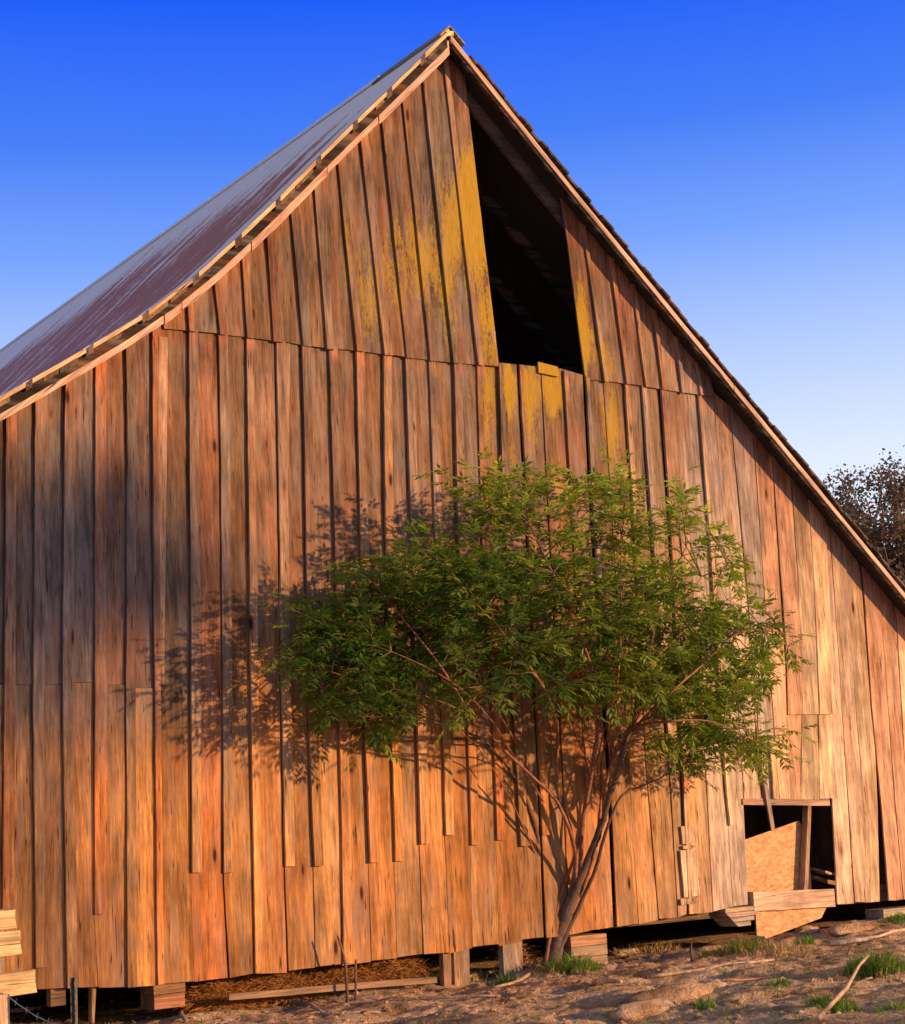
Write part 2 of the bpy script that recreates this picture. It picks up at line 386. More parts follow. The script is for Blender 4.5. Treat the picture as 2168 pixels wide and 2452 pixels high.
# lower wall: (points top..bottom, gap, batten end pixel y or 'bottom'/None, batten width)
low = [
 Seam([(-74,1000),(-74,1700),(-66,2366)], bat=B),
 Seam([(10,1000),(6,1500),(2,2180)], bat=2180),
 Seam([(80,958),(77,1500),(75,1700),(81,2318)], bat=2318),
 Seam([(151,913),(147,1300),(145,1700),(157,2366)], bat=B),
 Seam([(224,873),(223,1400),(222,2189),(233,2372)], bat=2189, bw=.11),
 Seam([(297,828),(300,1100),(297,1650),(300,2363)], bat=B, bw=.09),
 Seam([(360,791),(361,1100),(366,1700),(373,2357)], bat=B, bw=.06),
 Seam([(447,793),(451,1300),(454,2090),(463,2350)], bat=2090),
 Seam([(518,798),(524,1100),(529,1700),(531,2090),(545,2342)], gap=.016, bat=2090),
 Seam([(585,808),(588,1100),(596,1700),(606,2330)], bat=B, bw=.08),
 Seam([(657,818),(662,1100),(670,1700),(678,2075),(687,2327)], gap=.02, bat=2075),
 Seam([(717,826),(724,1100),(734,1740),(747,2075),(753,2318)], gap=.012, bat=2075),
 Seam([(783,833),(791,1100),(808,1778),(815,2072),(817,2312)], bat=B),
 Seam([(847,841),(853,1100),(869,1800),(880,2066),(887,2300)], bat=2066),
 Seam([(912,846),(916,1200),(933,1778),(942,2063),(949,2294)], bat=2063),
 Seam([(965,853),(975,1150),(994,1766),(1002,2021),(1012,2285)], bat=2021),
 Seam([(1021,866),(1034,1200),(1054,1736),(1062,2000),(1074,2282)], bat=2000),
 Seam([(1081,870),(1090,1260),(1114,1760),(1123,2024),(1129,2270)], bat=2024),
 Seam([(1137,876),(1147,1260),(1177,1802),(1185,2012),(1193,2264)], bat=2012),
 Seam([(1188,880),(1198,1182),(1228,1808),(1241,2027),(1247,2249)], bat=2027),
 Seam([(1239,886),(1255,1200),(1285,1820),(1303,2243)], gap=.03, bat=2000),
 Seam([(1293,892),(1306,1158),(1345,1868),(1360,2240)], gap=.018, bat=None),
 Seam([(1344,898),(1360,1170),(1402,1880),(1414,2228)], gap=.008, bat=1700, bw=.06),
 Seam([(1397,907),(1411,1188),(1456,1868),(1471,2219)], gap=.05, bat=1700, bw=.06),
 Seam([(1441,912),(1459,1188),(1507,1910),(1526,2210)], gap=.012, bat=None),
 Seam([(1489,920),(1510,1236),(1546,1850),(1575,2201)], gap=.018, bat=1600, bw=.07),
 Seam([(1532,930),(1555,1260),(1603,1880),(1621,2192)], gap=.02, bat=1800, bw=.07),
 Seam([(1577,937),(1600,1260),(1627,1808),(1645,2162)], gap=.03, bat=1900, bw=.06),
 Seam([(1624,944),(1648,1254),(1691,1898),(1705,2180)], gap=.006),
 Seam([(1666,948),(1693,1284),(1731,1880),(1741,1976),(1753,2171)], gap=.012, bat=1976, bw=.05),
 Seam([(1708,972),(1744,1380),(1777,1868),(1790,2155)], gap=.006),
 Seam([(1750,1026),(1786,1410),(1819,1820),(1822,1919)], gap=.012),
 Seam([(1804,1080),(1831,1470),(1852,1760),(1864,1919)], gap=.01),
 Seam([(1847,1116),(1879,1590),(1882,1712),(1891,1919)], gap=.01),
 Seam([(1891,1170),(1906,1400),(1918,1712),(1915,1915)], gap=.014),
 Seam([(1933,1224),(1945,1400),(1957,1700),(1962,1915)], gap=.012),
 Seam([(1972,1270),(1981,1400),(1987,1700),(1993,1940),(2005,2162)], gap=.006),
 Seam([(1986,1290),(2005,1560),(2017,1750),(2029,1928),(2044,2162)], gap=.012),
 Seam([(2023,1344),(2047,1700),(2065,1928),(2083,2162)], gap=.009),
 Seam([(2062,1368),(2086,1700),(2107,1910),(2125,2150)], gap=.03),
 Seam([(2104,1410),(2125,1700),(2140,1910),(2161,2156)], gap=.01),
 Seam([(2143,1458),(2160,1750),(2185,2150)], gap=.01),
 Seam([(2185,1500),(2200,1750),(2225,2150)], gap=.01),
 Seam([(2235,1560),(2245,1750),(2265,2150)], gap=.01),
]
# fix an ordering slip between two boards right of the doorway
botpx = [(-80,2372),(0,2372),(81,2372),(157,2368),(233,2366),(300,2363),(373,2357),(463,2350),(555,2340),(606,2330),(687,2326),(753,2317),(817,2310),(887,2300),(949,2293),(1012,2285),(1074,2281),(1129,2270),(1193,2264),(1247,2252),(1303,2245),(1360,2240),(1414,2228),(1471,2219),(1526,2211),(1575,2201),(1621,2197),(1645,2190),(1705,2184),(1753,2172),(1790,2168),(2005,2164),(2044,2162),(2083,2162),(2131,2158),(2168,2155),(2300,2150)]
_bx = [P(*p).x for p in botpx]; _bz = [P(*p).z for p in botpx]
def botz(x): return float(np.interp(x, _bx, _bz))
seampx = [(386,784),(518,797),(657,815),(719,824),(786,834),(846,837),(914,846),(965,853),(1021,861),(1081,867),(1137,872),(1188,876),(1239,882),(1293,888),(1344,892),(1397,907),(1439,911),(1536,922),(1623,937),(1700,947)]
_sx = [P(*p).x for p in seampx]; _sz = [P(*p).z for p in seampx]
def seamz(x): return float(np.interp(x, _sx, _sz))
print('bottom z', [round(z, 2) for z in _bz], 'seam z', [round(z, 2) for z in _sz])

def board(mb, fl, fr, zb, zt, y, th, colf, lichf, off, gl=.003, gr=.003, tilt=0, wav=.0015, seg=.22, rag=.0):
    """vertical board between edges fl(z), fr(z); zb/zt = (left,right) heights"""
    n = max(2, int((max(zt)-min(zb))/seg)); vs = []; cl = []; ll = []; fs = []
    for i in range(n+1):
        t = i/n; t = (1-(1-t)**1.35) if n > 5 else t; zl = zb[0]+(zt[0]-zb[0])*t; zr = zb[1]+(zt[1]-zb[1])*t
        xl = fl(zl)+gl+random.uniform(-wav, wav); xr = fr(zr)-gr+random.uniform(-wav, wav)
        if xr-xl < .01: xr = xl+.01
        yw = y+.004*math.sin(t*5+off)
        zml = .5*(zl+zr); xm = .5*(xl+xr)
        if i == 0 and rag: zl += random.uniform(-rag, rag); zr += random.uniform(-rag, rag); zml += random.uniform(-rag, rag)
        vs += [(xl, yw-tilt, zl), (xm, yw+random.uniform(-.001, .001), zml), (xr, yw+tilt, zr), (xr, yw+th+tilt, zr), (xl, yw+th-tilt, zl)]
        for xx, zz in ((xl, zl), (xm, zml), (xr, zr), (xr, zr), (xl, zl)):
            cl.append(colf(xx, zz)); ll.append(lichf(xx, zz))
        if i:
            q = 5*i
            for j in range(5): fs.append((q-5+j, q-5+(j+1) % 5, q+(j+1) % 5, q+j))
    fs += [(4, 3, 2, 1, 0), tuple(5*n+j for j in range(5))]
    mb.add(vs, fs, col=cl, lich=ll, off=off)

def lerp3(a, b, t): t = max(0, min(1, t)); return tuple(a[i]+(b[i]-a[i])*t for i in range(3))
def basecol(x, z):
    """overall wood colour of the wall: redder and darker up high (dark wood plus painted-in shade), tan and bleached low and right"""
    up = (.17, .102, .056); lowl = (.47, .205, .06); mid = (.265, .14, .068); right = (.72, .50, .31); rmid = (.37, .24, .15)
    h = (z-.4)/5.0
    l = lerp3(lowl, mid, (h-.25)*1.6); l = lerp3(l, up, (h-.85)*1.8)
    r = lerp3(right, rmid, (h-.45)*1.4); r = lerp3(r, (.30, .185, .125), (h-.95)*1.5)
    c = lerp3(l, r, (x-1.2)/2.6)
    # slow blotches of weather, soft tree shade painted dark into the upper left, red unweathered wood close under the roof and under the step
    nb = noise.noise(Vector((x*1.4, z*.9, 7.7))); c = tuple(q*(1+.28*nb) for q in c)
    left_shade = max(0, min(1, (-2.9-x)/.9))*max(0, min(1, (z-2.4)/.4))*max(0, min(1, (5.4-z)/.8)); c = lerp3(c, (.17, .13, .10), left_shade*.65)
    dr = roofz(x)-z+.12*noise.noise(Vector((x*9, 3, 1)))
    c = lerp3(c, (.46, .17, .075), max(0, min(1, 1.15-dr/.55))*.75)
    ds = seamz(x)-z
    if ds > .045 and _sx[0] < x < _sx[-1]: c = lerp3(c, (.46, .16, .07), max(0, min(1, 1.2-ds/(.13+.1*noise.noise(Vector((x*11, 1, 5))))))*.8)
    return c
# lichen patches: metric centres around the loft opening
def lich_field(x, z):
    v = 0
    for cx, cy, rx, rz, a in LICH:
        v = max(v, a*math.exp(-((x-cx)/rx)**2-((z-cy)/rz)**2))
    return v
def pc(px, py): q = P(px, py); return q.x, q.z
LICH = []
for px, py, rx, rz, a in [(1130,520,.28,1.0,1.25),(1070,560,.25,1.1,.75),(1000,640,.35,.9,.7),(1165,760,.2,.6,.95),(940,640,.2,.8,.75),(880,720,.2,.8,.65),(1060,700,.25,.8,.7),(820,600,.08,.8,.6),
                          (1390,800,.14,.7,1.15),(1440,850,.2,.4,.75),(1500,880,.12,.3,.5),
                          (1215,930,.16,.5,1.15),(1262,960,.12,.7,.95),(1165,980,.16,.9,.8),(1320,930,.17,.45,1.2),(1280,1000,.1,.5,.8),(1460,1020,.12,.8,1.0),(1105,960,.12,.6,.5),(1370,960,.12,.4,.4),
                          (1225,1080,.15,.5,.6),(930,1000,.06,.6,.45),(790,1000,.05,.6,.4),(1300,1900,.3,.8,.45),(1180,1780,.3,.6,.35)]:
    cx, cz = pc(px, py); LICH.append((cx, cz, rx, rz, a))

random.seed(11)
GN = MB()
tints = {}
# per-board overrides (index of left seam): colour multiplier
def bt(i):
    r_ = random.Random(i*7+1); v = r_.uniform(.70, 1.2); q = r_.random()
    if q < .22: return (v*.86, v*1.0, v*1.22)          # greyed board
    if q < .38: return (v*1.08, v*.86, v*.78)           # red heartwood board
    return (v*r_.uniform(.96, 1.06), v, v*r_.uniform(.88, 1.1))
splitz = P(150, 1640).z
doorL = low[30]; doorTopz = P(1880, 1919).z; doorBotz = P(1880, 2150).z
for i in range(len(low)-1):
    a, b2 = low[i], low[i+1]
    tm = bt(i); off = i*3.7+random.random()
    def colf(x, z, tm=tm): c = basecol(x, z); return (c[0]*tm[0], c[1]*tm[1], c[2]*tm[2])
    xm_b = .5*(a.at(.5)+b2.at(.5)); zb = (botz(a.at(.4))+random.uniform(-.012, .012),)*1
    zb = (botz(a.at(.4)), botz(b2.at(.4))); r_ = random.uniform(-.012, .012); zb = (zb[0]+r_, zb[1]+r_)
    xl_t, xr_t = a.at(4.8), b2.at(4.8)
    def ztop(sm):
        # height at which the seam meets either the step line or the rake
        z = 5.2
        for _ in range(30): 
            xx = sm.at(z); lim = min(roofz(xx)-.06, seamz(xx)+.04 if _sx[0]-.05 < xx < _sx[-1]+.05 else 99)
            z = z+.5*(lim-z)
        return z
    zt = (ztop(a), ztop(b2))
    y = -.022+random.uniform(-.006, .006); tilt = random.uniform(-.004, .004)
    gl = a.gap*.5+.001; gr = b2.gap*.5+.001
    if 30 <= i <= 35:      # above the doorway
        zj = (P(1900, 1712).z)
        if i >= 33:        # pieced boards
            board(GN, a.at, b2.at, (zj, zj), zt, y-.02, .02, colf, lich_field, off, gl, gr, tilt)
            board(GN, a.at, b2.at, (doorTopz+random.uniform(-.01, .01),)*2, (zj+.05,)*2, y+.004, .018, lambda x, z, c=colf: tuple(q*.95 for q in c(x, z)), lich_field, off+2, gl, gr, tilt)
        else:
            board(GN, a.at, b2.at, (doorTopz+.0,)*2, zt, y, .022, colf, lich_field, off, gl, gr, tilt)
        continue
    if i <= 5:             # pieced boards on the left: a newer, cleaner length nailed below
        zs_ = splitz+(.02 if i == 3 else 0)-(.03 if i == 5 else 0)
        lowm = [(1.0,1.0,1.0),(.9,.98,1.1),(.92,1.0,1.2),(1.0,1.02,1.1),(.9,.95,1.0),(1.28,1.3,1.15)][i]
        board(GN, a.at, b2.at, (zs_, zs_), zt, y, .022, lambda x, z, tm=tm: tuple(q*k*.80 for q, k in zip(lerp3(basecol(x, z), (.23,.16,.115), .55), tm)), lich_field, off, gl, gr, tilt)
        board(GN, a.at, b2.at, zb, (zs_+.0-.004,)*2, y-.006, .02, lambda x, z, k=lowm: tuple(q*kk for q, kk in zip(basecol(x, z), k)), lich_field, off+5, gl, gr, -tilt, rag=.003)
        continue
    if i == 23:            # knocked-out notch at the foot
        pass
    wedge = .14 if i == 38 else 0
    board(GN, a.at, lambda z, b2=b2, wd=wedge: b2.at(z)-wd*max(0, min(1, (2.3-z)/1.9)), zb, zt, y, .022, colf, lich_field, off, gl, gr, tilt, rag=.004)
GN.build('lower_siding', M_wood, barn)
# battens
random.seed(21)
for i, s_ in enumerate(low[:-1]):
    if s_.bat is None: continue
    zt_ = None
    z = 5.2
    for _ in range(30):
        xx = s_.at(z)+.04; lim = min(roofz(xx)-.07, seamz(xx)+(.02 if i % 3 else .035) if _sx[0]-.05 < xx < _sx[-1] else 99); z += .5*(lim-z)
    zt_ = z
    zb_ = botz(s_.at(.4))+random.uniform(-.01, .015) if s_.bat == B else P(s_.px[-1][0], s_.bat).z
    mb = MB(); wv = s_.bw; tmv = bt(i+100)
    board(mb, s_.at, lambda z, s_=s_, wv=wv: s_.at(z)+wv, (zb_, zb_), (zt_, zt_-.03), -.056 - (.005 if i % 2 else 0), .032, lambda x, z, t=tmv: tuple(q*k*1.18 for q, k in zip(basecol(x, z), t)), lambda x, z: lich_field(x, z)*.9, i*2.3+50, 0, 0, random.uniform(-.002, .002), wav=.003, seg=.25)
    mb.build('batten', M_wood, barn)
# loose slanting battens
def slant(p0, p1, wpx, name='batten', y=-.055, col=(.5, .33, .2), th=.022):
    mb = MB(); a = P(*p0, y); b2 = P(*p1, y); L_ = (a-b2).length; n = 5
    sc_ = wpx/2/150.0
    board(mb, lambda z: a.x+(b2.x-a.x)*(a.z-z)/(a.z-b2.z)-sc_, lambda z: a.x+(b2.x-a.x)*(a.z-z)/(a.z-b2.z)+sc_, (b2.z, b2.z), (a.z, a.z), y, th, lambda x, z: col, lambda x, z: 0, p0[0]*.1, 0, 0)
    return mb.build(name, M_wood, barn)
slant((392, 806), (383, 1640), 14, col=(.42, .25, .14), y=-.05)
slant((687, 822), (678, 1500), 12, col=(.3, .19, .11), y=-.05)
slant((1822, 1790), (1853, 1990), 9, col=(.42, .31, .22), y=-.075)
slant((1852, 1775), (1860, 1912), 13, col=(.72, .5, .26), y=-.06)
slant((1632, 1660), (1655, 2160), 8, col=(.5, .34, .2), y=-.06)
# odd patches beside the doorway
mb = MB()
for (x0, y0, x1, y1, c, yy) in [(1636,1978,1660,2022,(.6,.42,.26),-.05),(1638,2024,1665,2034,(.5,.35,.22),-.06),(1640,2035,1668,2150,(.62,.44,.27),-.052),(1632,2150,1672,2168,(.45,.3,.2),-.06),(885,1990,0,0,0,0)]:
    if c == 0: continue
    a, b2 = P(x0, y1, yy), P(x1, y0, yy)
    mb.quadprism([(a.x, yy, a.z), (b2.x+.01, yy, a.z+.01), (b2.x, yy, b2.z), (a.x-.005, yy, b2.z+.004)], .02, col=c, off=x0)
mb.build('patch_board', M_wood, barn)

# upper gable boards
upp = [
 Seam([(386,760),(388,790)], bat=None),
 Seam([(441,734),(445,793)], bw=.07), Seam([(505,674),(518,798)], bw=.05), Seam([(570,609),(583,806)], bw=.08), Seam([(630,554),(647,813)]),
 Seam([(687,500),(717,823)]), Seam([(744,445),(774,831)], bw=.09), Seam([(800,386),(845,837)], bw=.08), Seam([(853,325),(911,839)]), Seam([(904,279),(965,853)], bw=.08),
 Seam([(953,223),(1021,860)], bw=.09), Seam([(1002,172),(1076,865)], bw=.07), Seam([(1051,135),(1135,869)], bw=.07), Seam([(1111,214),(1188,872)]),
]
uppR = [Seam([(1342,507),(1395,897)]), Seam([(1390,575),(1438,911)], bw=.05), Seam([(1453,635),(1490,916)], bw=.06), Seam([(1505,697),(1536,922)], bw=.05), Seam([(1555,757),(1577,928)], bw=.05),
        Seam([(1609,827),(1623,937)], bw=.05), Seam([(1660,895),(1667,943)], bw=.04), Seam([(1700,930),(1705,950)])]
GU = MB(); random.seed(12)
def ucol(i):
    tm = bt(i+200)
    def f(x, z):
        c = basecol(x, z); return tuple(q*k for q, k in zip(c, tm))
    return f
def urake(s_):
    z = 7.
    for _ in range(60): z += .4*(roofz(s_.at(z))-.05-z)
    return z
for grp in (upp, uppR):
    for i in range(len(grp)-1):
        a, b2 = grp[i], grp[i+1]; f = ucol(i+(0 if grp is upp else 50))
        zl = seamz(a.at(5.2))-.02; zr = seamz(b2.at(5.2))-.02
        y = -.050+random.uniform(-.005, .005)
        ta, tb = urake(a), urake(b2)
        board(GU, a.at, b2.at, (zl, zr), (ta, tb), y, .022, f, lich_field, i*2.9+70, .003, .003, random.uniform(-.003, .003), rag=.004)
GU.build('gable_siding', M_wood, barn)
for grp in (upp, uppR):
    for i in range(1, len(grp)-1):
        s_ = grp[i]
        mb = MB(); tmv = bt(i+300); zb_ = seamz(s_.at(5.2)+.03)-.035
        z = 7.
        for _ in range(60): z += .4*(roofz(s_.at(z)+.03)-.06-z)
        if z-zb_ < .15: continue
        board(mb, s_.at, lambda z, s_=s_: s_.at(z)+s_.bw, (zb_, zb_), (z, z-.02), -.084, .03, lambda x, z, t=tmv: tuple(q*k*1.18 for q, k in zip(basecol(x, z), t)), lambda x, z: lich_field(x, z)*.95, i*1.3+90, 0, 0, 0, wav=.002, seg=.25)
        mb.build('batten', M_wood, barn)
# small chips by the loft opening
for (x0, y0, x1, y1, c, l) in [(1180,788,1186,816,(.5,.35,.2),0),(1291,872,1336,892,(.4,.28,.1),1.4)]:
    a, b2 = P(x0, y1, -.06), P(x1, y0, -.06); mb = MB()
    mb.quadprism([(a.x, -.06, a.z), (b2.x, -.06, a.z-.02), (b2.x, -.06, b2.z-.03), (a.x, -.06, b2.z)], .02, col=c, lich=l, off=x0)
    mb.build('patch_board', M_wood, barn)

# doorway: lintel, beam, post
def plank(p0, p1, hpx, Y, th, col, name, parent=barn, mat=M_woodx, taper=1.0, seg=6):
    """a board seen from p0 to p1 (photo pixels, centre line) in the plane y=Y"""
    a, b2 = P(*p0, Y), P(*p1, Y); h = hpx/145.0
    mb = MB(); d = (b2-a).normalized(); u = Vector((-d.z, 0, d.x)); u = u if u.z > 0 else -u
    vs = []; fs = []
    for i in range(seg+1):
        t = i/seg; c = a.lerp(b2, t); hh = h*(1+(taper-1)*t)/2
        r0, r1 = random.uniform(-.004, .004), random.uniform(-.004, .004)
        vs += [c-u*(hh+r0), c+u*(hh+r1), c+u*(hh+r1)+Vector((0, th, 0)), c-u*(hh+r0)+Vector((0, th, 0))]
        if i:
            q = 4*i
            for j in range(4): fs.append((q-4+j, q+j, q+(j+1) % 4, q-4+(j+1) % 4))
    fs += [(0, 1, 2, 3), (4*seg+3, 4*seg+2, 4*seg+1, 4*seg)]
    mb.add(vs, fs, col=col, off=p0[0]*.13)
    o = mb.build(name, mat, parent)
    return o
random.seed(31)
plank((1780, 1920), (1988, 1922), 11, -.035, .04, (.42, .26, .16), 'lintel')
plank((1806, 2160), (2000, 2150), 32, -.03, .12, (.62, .42, .27), 'door_sill', taper=.95)
slant_post = MB(); a, b2 = P(1926, 2140, .22), P(1937, 1925, .22)
slant_post.beam((a.x+.02, .25, a.z), (b2.x+.02, .25, b2.z+.05), .09, .06, col=(.42, .28, .18), off=3); slant_post.build('door_post', M_wood, barn)
# skirt behind the boards: inner sill beam, floor, side and back walls keep the inside dark
mb = MB()
mb.box((XL, .14, .42), (3.1, .34, .62), col=(.2, .12, .07)); mb.box((5.35, .14, .42), (XRW, .34, .62), col=(.2, .12, .07))
mb.build('sill_beam', M_woodx, barn)
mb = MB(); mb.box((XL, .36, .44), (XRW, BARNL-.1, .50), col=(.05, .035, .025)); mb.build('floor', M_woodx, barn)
def wallpoly(y, th, name):
    pts = [(x, roofz(x)-.1) for x in [XL]+[p[0] for p in prof if XL < p[0] < XRW]+[XRW]]
    vs = []; n = len(pts)
    for yy in (y, y+th):
        vs += [(x, yy, .1) for x, z in pts]+[(x, yy, z) for x, z in pts]
    fs = []
    for i in range(n-1):
        fs.append((i, i+1, n+i+1, n+i)); q = 2*n; fs.append((q+i+1, q+i, q+n+i, q+n+i+1)); fs.append((n+i, n+i+1, q+n+i+1, q+n+i)); fs.append((i+1, i, q+i, q+i+1))
    fs += [(0, n, 3*n, 2*n), (2*n-1, n-1, 3*n-1, 4*n-1)]
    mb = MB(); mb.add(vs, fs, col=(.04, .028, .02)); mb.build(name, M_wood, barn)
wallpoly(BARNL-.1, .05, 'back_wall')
mb = MB(); mb.box((XL-.05, .0, .1), (XL, BARNL, roofz(XL)-.06), col=(.3, .2, .12)); mb.build('side_wall', M_wood, barn)
mb = MB(); mb.box((XRW, .0, .1), (XRW+.05, BARNL, roofz(XRW)-.1), col=(.3, .2, .12)); mb.build('side_wall', M_wood, barn)

# ------------------------------------------------------------------ ground
def gz(x, y):
    """height of the ground"""
    b = .02
    k = 1/(1+math.exp(-max(-30, min(30, (x-4.3)*3))))
    # bank along the right half of the wall, with a step down in front
    bank = .20*k*math.exp(-((y+.75)/.62)**2)
    bank += -.10*k*(1/(1+math.exp(max(-30, min(30, (y+2.1)*6)))))
    b += bank + .055*max(-2, min(3, x*.25))*1.0
    b -= .05*max(0, min(3, -y-1.2))*.5
    v = Vector((x, y, 0))
    near = math.exp(-max(0, math.hypot(x, y+2)-9)/10)
    l = .075*(noise.fractal(v*.9, 1, 2, 4)) + .022*noise.turbulence(v*3.1+Vector((5, 1, 3)), 4, True)
    l += .022*noise.fractal(v*9.0, .8, 2, 3) + .05*max(0, noise.noise(v*5+Vector((9, 9, 1)))-.25)
    r = .045*(1-abs(noise.noise(Vector((x*.8+y*.5, y*2.6, 4)))*2))
    e = 1.0 if y < .1 else max(.25, 1-(y-.1)*1.2)
    b += (l+r-.02)*near*e
    if y > .5: b = min(b, .34)
    return b
def G(px, py):
    """photograph pixel -> point on the ground"""
    d = raydir(px, py); t = 8.0
    for _ in range(4000):
        p = CAM+d*t
        if p.z < gz(p.x, p.y) or t > 45: return p
        t += .01
    return p
def GD(px, py): return G(px*1.2, py*1.2)
def axis(lo, hi, step, far, k=1.18):
    a = list(np.arange(lo, hi, step)); s_ = step; x = hi; r_ = []
    while x < far: r_.append(x); s_ *= k; x += s_
    r_.append(far); l_ = []; s_ = step; x = lo
    while x > -far: s_ *= k; x -= s_; l_.append(max(x, -far))
    return l_[::-1]+a+r_
gx = axis(-8.5, 9.5, .045, 600); gy = axis(-4.6, 1.4, .04, 600)
vs = []; 
for yy in gy:
    for xx in gx: vs.append((xx, yy, gz(xx, yy)))
nx = len(gx); fs = [(j*nx+i, j*nx+i+1, (j+1)*nx+i+1, (j+1)*nx+i) for j in range(len(gy)-1) for i in range(nx-1)]
def dirt_mat():
    m, nt, b = newmat('dry_dirt')
    tc = N(nt, 'ShaderNodeTexCoord'); v = tc.outputs['Object']
    n1 = noise_(nt, v, 1.3, 6, .6); n2 = noise_(nt, v, 9, 6, .7); n3 = noise_(nt, v, 45, 4, .7)
    c = ramp(nt, n1, [(.35, (.42, .24, .12)), (.5, (.72, .47, .27)), (.66, (.90, .66, .42))])
    c = mixc(nt, .8, c, ramp(nt, n2, [(.3, .5), (.52, 1.), (.7, 1.4)]), 'MULTIPLY')
    c = mixc(nt, .7, c, ramp(nt, n3, [(.3, .5), (.5, 1.), (.7, 1.35)]), 'MULTIPLY')
    # straw and chips trodden in
    mp = N(nt, 'ShaderNodeMapping'); nt.links.new(v, mp.inputs[0]); mp.inputs['Scale'].default_value = (14, 60, 14); mp.inputs['Rotation'].default_value = (0, 0, .4)
    st = ramp(nt, noise_(nt, mp.outputs[0], 1, 3, .6, .6), [(.62, 0), (.68, .7)]); c = mixc(nt, st, c, (.42, .30, .17))
    gr = ramp(nt, noise_(nt, v, 2.2, 6, .7), [(.58, 0), (.70, .6)]); c = mixc(nt, gr, c, (.07, .10, .025))
    nt.links.new(c, b.inputs['Base Color']); b.inputs['Roughness'].default_value = .95; b.inputs['Specular IOR Level'].default_value = .1
    bump(nt, b, mth(nt, 'ADD', n2, mth(nt, 'MULTIPLY', n3, .5)), 1.0, .09)
    return m
M_dirt = dirt_mat()
g = obj('ground', vs, fs, M_dirt, smooth=True); g['kind'] = 'structure'

# ---- under the wall: footings, posts, boards, straw
random.seed(41)
def footing(px0, py0, px1, py1, Y, col, name='footing_block', dep=.3, rows=3, skew=0):
    mb = MB(); a, b2 = D(px0, py1, Y), D(px1, py0, Y); h = (b2.z-a.z)/rows
    for r_ in range(rows):
        j = random.uniform(-.012, .012); x0 = a.x+j+skew*(rows-r_)*0; x1 = b2.x+random.uniform(-.015, .015)-skew*(rows-1-r_)
        z0 = a.z+r_*h
        mb.quadprism([(x0+skew*(rows-1-r_), Y+j*.5, z0+.002), (x1, Y+j*.5, z0+.004), (x1, Y+j*.5, z0+h-.004), (x0+skew*max(0, (rows-2-r_)), Y+j*.5, z0+h-.003)], dep, col=tuple(q*random.uniform(.85, 1.1) for q in col), off=r_+px0)
    return mb.build(name, M_woodx, barn)
footing(1143, 1862, 1210, 1935, .0, (.38, .25, .15), rows=3)
footing(1452, 1806, 1517, 1852, -.02, (.48, .35, .25), rows=4, skew=.06)
footing(1766, 1806, 1850, 1850, .0, (.5, .36, .24), rows=2)
footing(308, 1950, 368, 2016, .02, (.3, .15, .07), rows=2)
footing(100, 1960, 130, 2010, .05, (.42, .25, .12), rows=1, dep=.1)
for (x0, x1, y0, y1, c) in [(890,902,1895,1975,(.36,.21,.11)),(912,938,1893,1985,(.36,.22,.12)),(1010,1030,1885,1965,(.35,.28,.2)),(1034,1044,1880,1960,(.3,.2,.13)),(186,194,1968,2020,(.5,.28,.12))]:
    mb = MB(); a, b2 = D(x0, y1, .02), D(x1, y0, .02)
    mb.quadprism([(a.x-.01, .03, a.z-.1), (b2.x-.03, .03, a.z-.1), (b2.x, .03, b2.z+.05), (a.x, .03, b2.z+.05)], .08, col=c, off=x0); mb.build('support_post', M_wood, barn)

# ---- OSB panels
def osb_mat():
    m, nt, b = newmat('strand_board')
    tc = N(nt, 'ShaderNodeTexCoord'); vo = N(nt, 'ShaderNodeTexVoronoi'); mp = N(nt, 'ShaderNodeMapping')
    nt.links.new(tc.outputs['Object'], mp.inputs[0]); mp.inputs['Scale'].default_value = (17, 17, 34); mp.inputs['Rotation'].default_value = (0, .5, 0)
    nt.links.new(mp.outputs[0], vo.inputs['Vector']); vo.inputs['Scale'].default_value = 1
    n1 = noise_(nt, tc.outputs['Object'], 3, 5, .6)
    c = mixc(nt, vo.outputs['Color'], (.42, .20, .08), (.84, .48, .22)); c = mixc(nt, .6, c, ramp(nt, n1, [(.35, .75), (.6, 1.1)]), 'MULTIPLY')
    nt.links.new(c, b.inputs['Base Color']); b.inputs['Roughness'].default_value = .8
    bump(nt, b, vo.outputs['Distance'], .3, .004); return m
M_osb = osb_mat()
def poly_panel(name, pts, Y, th, mat, label, cat, group=None):
    vs = [D(x, y, Y) for x, y in pts]; n = len(vs); vs += [v+Vector((0, th, 0)) for v in vs]
    fs = [tuple(range(n))[::-1], tuple(range(n, 2*n))]+[(i, (i+1) % n, n+(i+1) % n, n+i) for i in range(n)]
    o = obj(name, vs, fs, mat); return tag(o, label, cat, group)
poly_panel('strand_board_panel', [(1470,1800),(1470,1682),(1594,1638),(1612,1660),(1622,1800)], .32, .018, M_osb, 'orange strand board with slanting top edge standing inside the small doorway', 'board')
poly_panel('strand_board_panel', [(1512,1880),(1508,1806),(1655,1800),(1640,1832)], .03, .018, M_osb, 'tapering orange strand board hanging below the doorway sill down to the dirt', 'board')
# loose lumber inside the doorway, right
mb = MB(); a, b2 = D(1618, 1735, .6), D(1668, 1748, .6); mb.beam(a, b2, .12, .03, col=(.5, .36, .25), seg=3, wob=.01); tag(mb.build('loose_board', M_woodx), 'weathered loose board lying crosswise in the dark right half of the doorway', 'board')
mb = MB(); a, b2 = D(1616, 1752, .62), D(1672, 1770, .62); mb.beam(a, b2, .2, .05, col=(.35, .2, .12), seg=3, wob=.01); tag(mb.build('loose_board', M_woodx), 'thick brown loose board lower down behind the doorway sill', 'board')

